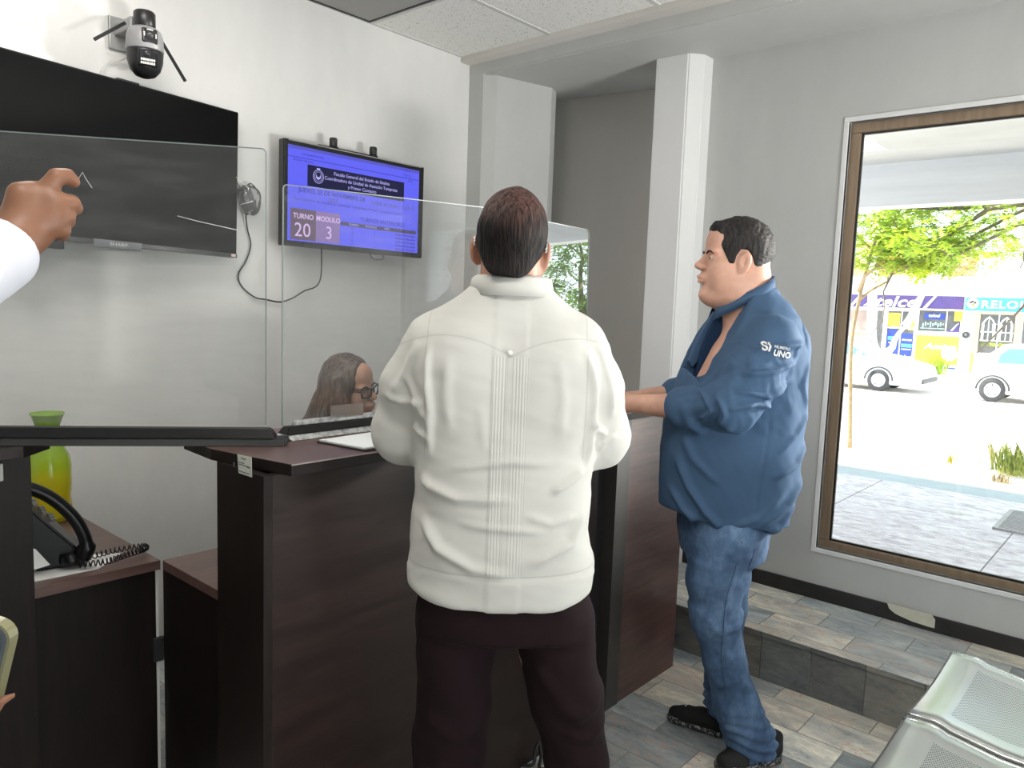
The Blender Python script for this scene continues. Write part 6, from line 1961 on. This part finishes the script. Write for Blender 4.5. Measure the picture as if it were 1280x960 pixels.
_n = m.noise(9, 5, .6, stretch=(1, 1, .5)); _w = m.noise(700, 1, .5); _b = m.noise(45, 4, .6)
m.set('Base Color', m.ramp(_n * .75 + _b * .25, [(.32, (.026, .056, .120)), (.46, (.052, .105, .205)), (.58, (.095, .17, .30)), (.70, (.19, .30, .46))]))
m.bump(_w, .2, .001)
MJEAN = m.done()
bj = sdf_obj('jeans', bje, (-.22, -.24, .02), (.24, .23, .96), .0085, MJEAN, bman, BMi, bjd, relax=2)
bm = bmesh.new()
pk = on_surf(bj, bp([(910, 655), (905, 690), (897, 725), (895, 765), (898, 805), (905, 840)]), BMi)
tube(bm, [BMi @ (p + Vector((0, .0015, 0))) for p in spline(pk, 5)], .0012, 6)
tube(bm, [BMi @ (p + Vector((0, .0015, 0))) for p in on_surf(bj, bp([(928, 665), (926, 680), (922, 694)]), BMi)], .0012, 6)
link('seam', bm, simple('dark_stitching', (.02, .04, .09), .8), bj)
m = M('speckled_sole', (.02, .02, .02), .5); _n = m.noise(120, 2, .5); m.set('Base Color', m.ramp(_n, [(.52, (.015, .015, .016)), (.60, (.35, .35, .36))])); MSPK = m.done()
MSNK = simple('black_knit', (.008, .008, .009), .8, 0, .3, 200, .2)
shoe_obj((.060, .045), (-.135, .170), bman, BMi, MSNK, MSPK)
so = shoe_obj((.205, -.070), (-.045, -.170), bman, BMi, MSNK, MSPK)
bm = bmesh.new(); tube(bm, [BMi @ Vector(p) for p in ((-.085, .105, .078), (-.075, .100, .090))], .0022, 6); link('lace_tip', bm, MEMB, bman)

# ================================================================= seated woman behind the screen
wo = (1.80, 2.43)
FM = local(wo, YAW)
FMi = Matrix.Translation((-wo[0], -wo[1], 0)) @ FM
wom = thing('person', 'seated person with long dark brown hair and black glasses behind the middle acrylic screen', 'person', (wo[0], wo[1], 0))
HF = ((.006, .0, 1.172), rotm((.90, -.40, -.12), R(-11)), .93)
def fbody(P):
    d = headf(headP(P, HF), .2)
    d = smin(d, cone(P, (.0, .0, 1.10), (-.05, .03, .98), .048, .052), .025)
    d = smin(d, loft(P, [(.48, -.07, .03, .14, .16), (.62, -.07, .03, .11, .14), (.80, -.065, .03, .11, .16), (.93, -.06, .03, .10, .17), (1.0, -.055, .03, .06, .09)]), .03)
    for s in (-1, 1):
        d = smin(d, chain(P, [(-.05, .03 + s * .16, .93), (-.02, .03 + s * .20, .74), (.14, .02 + s * .10, .765)], [.045, .036, .025], .01), .03)
        d = smin(d, hand(P, (.14, .02 + s * .10, .772), (1, -.2 * s, -.08), (0, 0, 1), -s, .9, .3), .01)
        d = smin(d, chain(P, [(-.06, .03 + s * .08, .50), (.30, .02 + s * .09, .49), (.30, .02 + s * .09, .10)], [.085, .055, .040], .02), .03)
    return d
sdf_obj('body', fbody, (-.26, -.30, .05), (.40, .36, 1.32), .011, MSKD, wom, FMi, fine=((-.08, -.11, 1.02), (.15, .10, 1.30), .0042))
def fhair(P):
    Q = headP(P, HF)
    sk = ell(Q, (-.014, 0, .040), (.112, .090, .103))
    face = smin(ell(Q, (.105, .0, -.035), (.080, .060, .105)), ell(Q, (.12, 0, .045), (.055, .052, .040)), .02)
    sk = smax(sk, -face, .008) * HF[2]
    cur = chain(P, [(-.045, .0, 1.17), (-.070, -.005, 1.08), (-.125, -.01, 1.0), (-.150, -.01, .90)], [.066, .068, .055, .035], .03)
    cur2 = chain(P, [(-.022, -.072, 1.19), (-.025, -.085, 1.10), (-.060, -.10, 1.0), (-.10, -.10, .90)], [.045, .047, .045, .025], .03)
    cur3 = chain(P, [(-.03, .07, 1.17), (-.05, .09, 1.06), (-.08, .10, .92)], [.045, .045, .025], .03)
    return smin(sk, smin(cur, smin(cur2, cur3, .02), .03), .03)
mf = hairmat('dark_brown_long_hair', (.018, .011, .008), (.15, .098, .072), rough=.4, scale=90)
sdf_obj('hair', fhair, (-.27, -.19, .82), (.16, .18, 1.32), .0048, mf.done(), wom, FMi, disp=lambda v, n: .003 * wavy(v * (1, 1, .25), 110, 4) + .0015 * wavy(v * (1, 1, .2), 260, 5), relax=2)
eyes(wom, HF, FMi); brows(wom, HF, FMi, MBROW)
bm = bmesh.new()
for s in (-1, 1):
    q = [(.120, s * .008, .020), (.118, s * .034, .024), (.108, s * .060, .020), (.108, s * .056, -.008), (.118, s * .034, -.016), (.121, s * .012, -.010), (.120, s * .008, .020)]
    tube(bm, [FMi @ hw(HF, *p) for p in q], .0036, 7)
    tube(bm, [FMi @ hw(HF, *p) for p in ((.108, s * .060, .016), (.05, s * .078, .016), (-.02, s * .082, .018))], .0024, 7)
tube(bm, [FMi @ hw(HF, *p) for p in ((.120, -.008, .014), (.120, .008, .014))], .0026, 7)
link('glasses', bm, MGLF, wom)
def fbl(P):
    d = loft(P, [(.46, -.07, .03, .155, .175), (.62, -.07, .03, .125, .155), (.80, -.065, .03, .125, .175), (.93, -.06, .03, .11, .185), (.99, -.055, .03, .07, .12)], 2.3)
    for s in (-1, 1): d = smin(d, chain(P, [(-.05, .03 + s * .155, .93), (-.02, .03 + s * .20, .74), (.09, .02 + s * .13, .768)], [.058, .05, .042], .02), .02)
    return d
m, n2 = cloth('dark_blouse', (.05, .05, .07), .1); MBLO = m.done()
sdf_obj('blouse', fbl, (-.26, -.30, .44), (.17, .36, 1.04), .010, MBLO, wom, FMi, lambda v, n: .004 * wavy(v, 30, 2), relax=2)
def fpa(P):
    d = None
    for s in (-1, 1):
        e = chain(P, [(-.06, .03 + s * .08, .52), (.30, .02 + s * .09, .50), (.30, .02 + s * .09, .09)], [.10, .072, .058], .02)
        d = e if d is None else smin(d, e, .02)
    return d
sdf_obj('trousers', fpa, (-.20, -.20, .03), (.42, .26, .66), .011, MWTR, wom, FMi, lambda v, n: .004 * wavy(v, 25, 3), relax=2)
for s in (-1, 1): shoe_obj((.27, .02 + s * .09), (.52, .02 + s * .09), wom, FMi, MSHOE, MSOLE)
ch_ = thing('office_chair', 'black office chair under the seated person behind the counter', 'chair', (wo[0] - .05, wo[1] + .06, 0))
cI = Matrix.Rotation(YAW - R(90), 4, 'Z')
def cbox(nm, *a, mat=MBLACKM):
    bm = box(bmesh.new(), *a); bmesh.ops.transform(bm, verts=bm.verts, matrix=cI); return link(nm, bm, mat, ch_)
cbox('seat', -.22, .22, -.22, .22, .355, .40, .02)
cbox('backrest', -.245, -.205, -.19, .19, .50, .86, .015)
bm = bmesh.new(); tube(bm, [(0, 0, .07), (0, 0, .36)], .025, 12); link('gas_post', bm, MBLACKM, ch_)
bm = bmesh.new(); tube(bm, [cI @ Vector(p) for p in ((-.1, 0, .37), (-.24, 0, .38), (-.255, 0, .55))], .014, 8); link('back_arm', bm, MBLACKM, ch_)
for k in range(5):
    a = k * 1.2566 + .3
    bm = bmesh.new(); tube(bm, [(0, 0, .09), (.26 * math.cos(a), .26 * math.sin(a), .065)], [.022, .014], 8); lathe(bm, [(0, .0), (.018, .004), (.024, .025), (.018, .046), (0, .05)], 12, (.26 * math.cos(a), .26 * math.sin(a), 0)); link('leg', bm, MBLACKM, ch_)

# ================================================================= pointing person at the left edge
def at(px, py, d):
    return EYE + (VR * ((px - 640) / FPX) + VU * ((480 - py) / FPX) + VF) * d
pb = (-.24, .47)
pman = thing('person', 'person mostly outside the left edge, only a pointing hand with a white cuff in view', 'person', (pb[0], pb[1], 0))
PMi = Matrix.Translation((-pb[0], -pb[1], 0))
faz = R(72); pf = np.array([math.cos(faz), math.sin(faz), 0]); pr_ = np.array([math.sin(faz), -math.cos(faz), 0]); PC = np.array([pb[0], pb[1], 0])
def pw(r, f, z): return PC + pr_ * r + pf * f + np.array([0, 0, z])
A_ = lambda x, y, d=.95: np.array(at(x, y, d - .05))
wr = A_(26, 292, .945); elb = A_(-175, 450, .76); shR = pw(.19, .06, 1.42); shL = pw(-.19, .0, 1.42)
pfg = {'i': [A_(52, 245), A_(71, 221, .955), A_(84, 220, .965), A_(92, 227, .972)],
       'm': [A_(68, 252, .955), A_(89, 254, .965), A_(94, 260, .985), A_(84, 264, 1.0)],
       'r': [A_(70, 266, .955), A_(83, 270, .965), A_(84, 277, .99), A_(76, 278, 1.0)],
       'l': [A_(66, 281, .955), A_(78, 287, .965), A_(78, 293, .985), A_(70, 293, .995)],
       't': [A_(17, 268, .94), A_(25, 243, .935), A_(38, 239, .945), A_(50, 240, .955)]}
HP = (tuple(PC + np.array([.0, .0, 1.60])), rotm((pf[0], pf[1], 0)), .96)
elL = pw(-.24, .12, 1.12); wrL = np.array(at(-165, 1090, .60))
MPHn = None
def pbody(P):
    d = headf(headP(P, HP))
    d = smin(d, cone(P, pw(0, -.02, 1.56), pw(0, -.02, 1.42), .055, .065), .02)
    d = smin(d, chain(P, [shR, elb, wr], [.048, .040, .0265], .01), .02)
    d = smin(d, chain(P, [shL, elL, wrL], [.048, .040, .026], .01), .02)
    pt = P - PC; L = np.stack([pt @ pr_, pt @ pf, pt[:, 2]], 1)
    d = smin(d, loft(L, [(.85, 0, 0, .15, .10), (1.1, 0, 0, .14, .11), (1.36, 0, 0, .165, .10), (1.46, 0, 0, .10, .06)]), .03)
    for s in (-1, 1): d = smin(d, chain(L, [(s * .09, 0, .86), (s * .10, .01, .48), (s * .11, -.01, .09)], [.09, .055, .04], .02), .03)
    # pointing hand
    h = None
    for k, rr in (('i', .0135), ('m', .014), ('r', .014), ('l', .0135)):
        e = cone(P, wr + (pfg[k][0] - wr) * .10, pfg[k][0], .021, rr)
        h = e if h is None else smin(h, e, .012)
    h = smin(h, cone(P, wr, pfg['t'][1], .020, .0125), .014)
    for k in 'imrl':
        h = smin(h, chain(P, pfg[k], [.0122, .0102, .0088, .0076] if k != 'l' else [.011, .0094, .0082, .0072], .002), .0022)
    h = smin(h, chain(P, pfg['t'], [.0135, .0125, .0112, .0095], .003), .006)
    d = smin(d, h, .010)
    # hand under the telephone
    d = smin(d, hand(P, wrL, (at(-160, 980, .60) - at(-165, 1090, .60)), (at(-95, 955, .7) - at(-95, 955, .58)), -1, .92, .25), .01)
    d = smin(d, chain(P, [np.array(at(-120, 1000, .59)), np.array(at(-62, 925, .575)), np.array(at(-18, 890, .562)), np.array(at(9, 874, .556))], [.013, .0110, .0095, .0078], .003), .006)
    return d
plo = np.array([-.50, .22, .05]); phi = np.array([.44, 1.18, 1.80])
sdf_obj('body', pbody, plo, phi, .012, MSKC, pman, PMi, fine=((.19, .86, 1.50), (.41, 1.12, 1.72), .0033))
MPSH, n2 = cloth('pale_lilac_shirt', (.66, .67, .74), .03); MPSH = MPSH.done()
def psh(P):
    pt = P - PC; L = np.stack([pt @ pr_, pt @ pf, pt[:, 2]], 1)
    d = loft(L, [(.80, 0, 0, .18, .13), (1.1, 0, 0, .17, .135), (1.36, 0, 0, .19, .115), (1.44, 0, 0, .15, .09), (1.50, 0, -.01, .08, .07)], 2.3)
    c0 = wr + (elb - wr) * .13
    d = smin(d, chain(P, [shR, elb, wr + (elb - wr) * .22, c0], [.062, .050, .038, .0355], .02), .03)
    d = smax(d, ((P - c0) @ ((wr - elb) / np.linalg.norm(wr - elb))) - .006, .002)
    c1 = wrL + (elL - wrL) * .12
    d = smin(d, chain(P, [shL, elL, c1], [.064, .056, .040], .02), .03)
    return d
ps = sdf_obj('shirt', psh, plo - .02, phi, .0088, MPSH, pman, PMi, lambda v, n: .0022 * wavy(v, 40, 9) + .001 * wavy(v, 90, 3), relax=2, fine=((.14, .84, 1.44), (.33, 1.08, 1.66), .0045))
bm = bmesh.new(); lathe(bm, [(0, .0015), (.004, .0022), (.0058, .0022), (.0062, 0)], 14)
vb = (EYE - at(29, 332, .95)).normalized()
bmesh.ops.transform(bm, verts=bm.verts, matrix=PMi @ frame_mat(at(29, 332, .862), VR, vb)); link('cuff_button', bm, simple('grey_button', (.45, .46, .44), .3), ps)
def ptr(P):
    pt = P - PC; L = np.stack([pt @ pr_, pt @ pf, pt[:, 2]], 1)
    d = loft(L, [(.74, 0, 0, .175, .115), (.90, 0, 0, .165, .115)], 2.4)
    for s in (-1, 1): d = smin(d, chain(L, [(s * .09, 0, .80), (s * .10, .01, .48), (s * .11, -.01, .07)], [.09, .078, .07], .02), .02)
    return smax(d, .03 - P[:, 2], .003)
sdf_obj('trousers', ptr, (-.42, .28, .01), (.18, .75, .93), .012, simple('charcoal_trousers', (.03, .03, .035), .8), pman, PMi, relax=2)
sdf_obj('hair', lambda P: hairf(P, HP, HSH_B, .007), np.array(HP[0]) - .17, np.array(HP[0]) + .2, .006, simple('dark_hair', (.01, .009, .008), .5), pman, PMi)
for s in (-1, 1):
    a = pw(s * .11, -.09, 0); b = pw(s * .12, .19, 0)
    shoe_obj(a[:2], b[:2], pman, PMi, MSHOE, MSOLE)
# telephone in the other hand
cphone = at(-100, 884, .55)
ex = (at(25, 797, .55) - at(-39, 774, .55)).normalized(); ey = (at(25, 797, .55) - at(-14, 866, .56)).normalized()
ez = ex.cross(ey).normalized()
mwp = frame_mat(at(52, 797, .55) - ex * .039 - ey * .079, ex, ez)
t = thing('smartphone', 'smartphone in a clear yellowish case held at the bottom left edge', 'smartphone', tuple(mwp.translation))
mwl = Matrix.Translation(-mwp.translation) @ mwp
def rr(bm, w, h_, r, z0, z1):
    pts = []
    for (cx, cy, a0) in ((w - r, h_ - r, 0), (-w + r, h_ - r, 90), (-w + r, -h_ + r, 180), (w - r, -h_ + r, 270)):
        for k in range(6): a = R(a0 + 18 * k); pts.append((cx + r * math.cos(a), cy + r * math.sin(a)))
    return prism(bm, pts, z0, z1)
bm = rr(bmesh.new(), .036, .0755, .010, -.004, .004); bmesh.ops.transform(bm, verts=bm.verts, matrix=mwl); link('phone_body', bm, simple('phone_grey', (.10, .12, .14), .2), t)
bm = rr(bmesh.new(), .0382, .0778, .012, -.0055, .0035); bmesh.ops.transform(bm, verts=bm.verts, matrix=mwl)
MCASE = M('yellowed_clear_case', (.36, .34, .19), .15); MCASE.set('Transmission Weight', .4); link('case', bm, MCASE.done(), t)
bm = rr(bmesh.new(), .0335, .073, .008, .004, .0046); bmesh.ops.transform(bm, verts=bm.verts, matrix=mwl); link('phone_screen', bm, simple('dim_screen', (.08, .10, .12), .15), t)
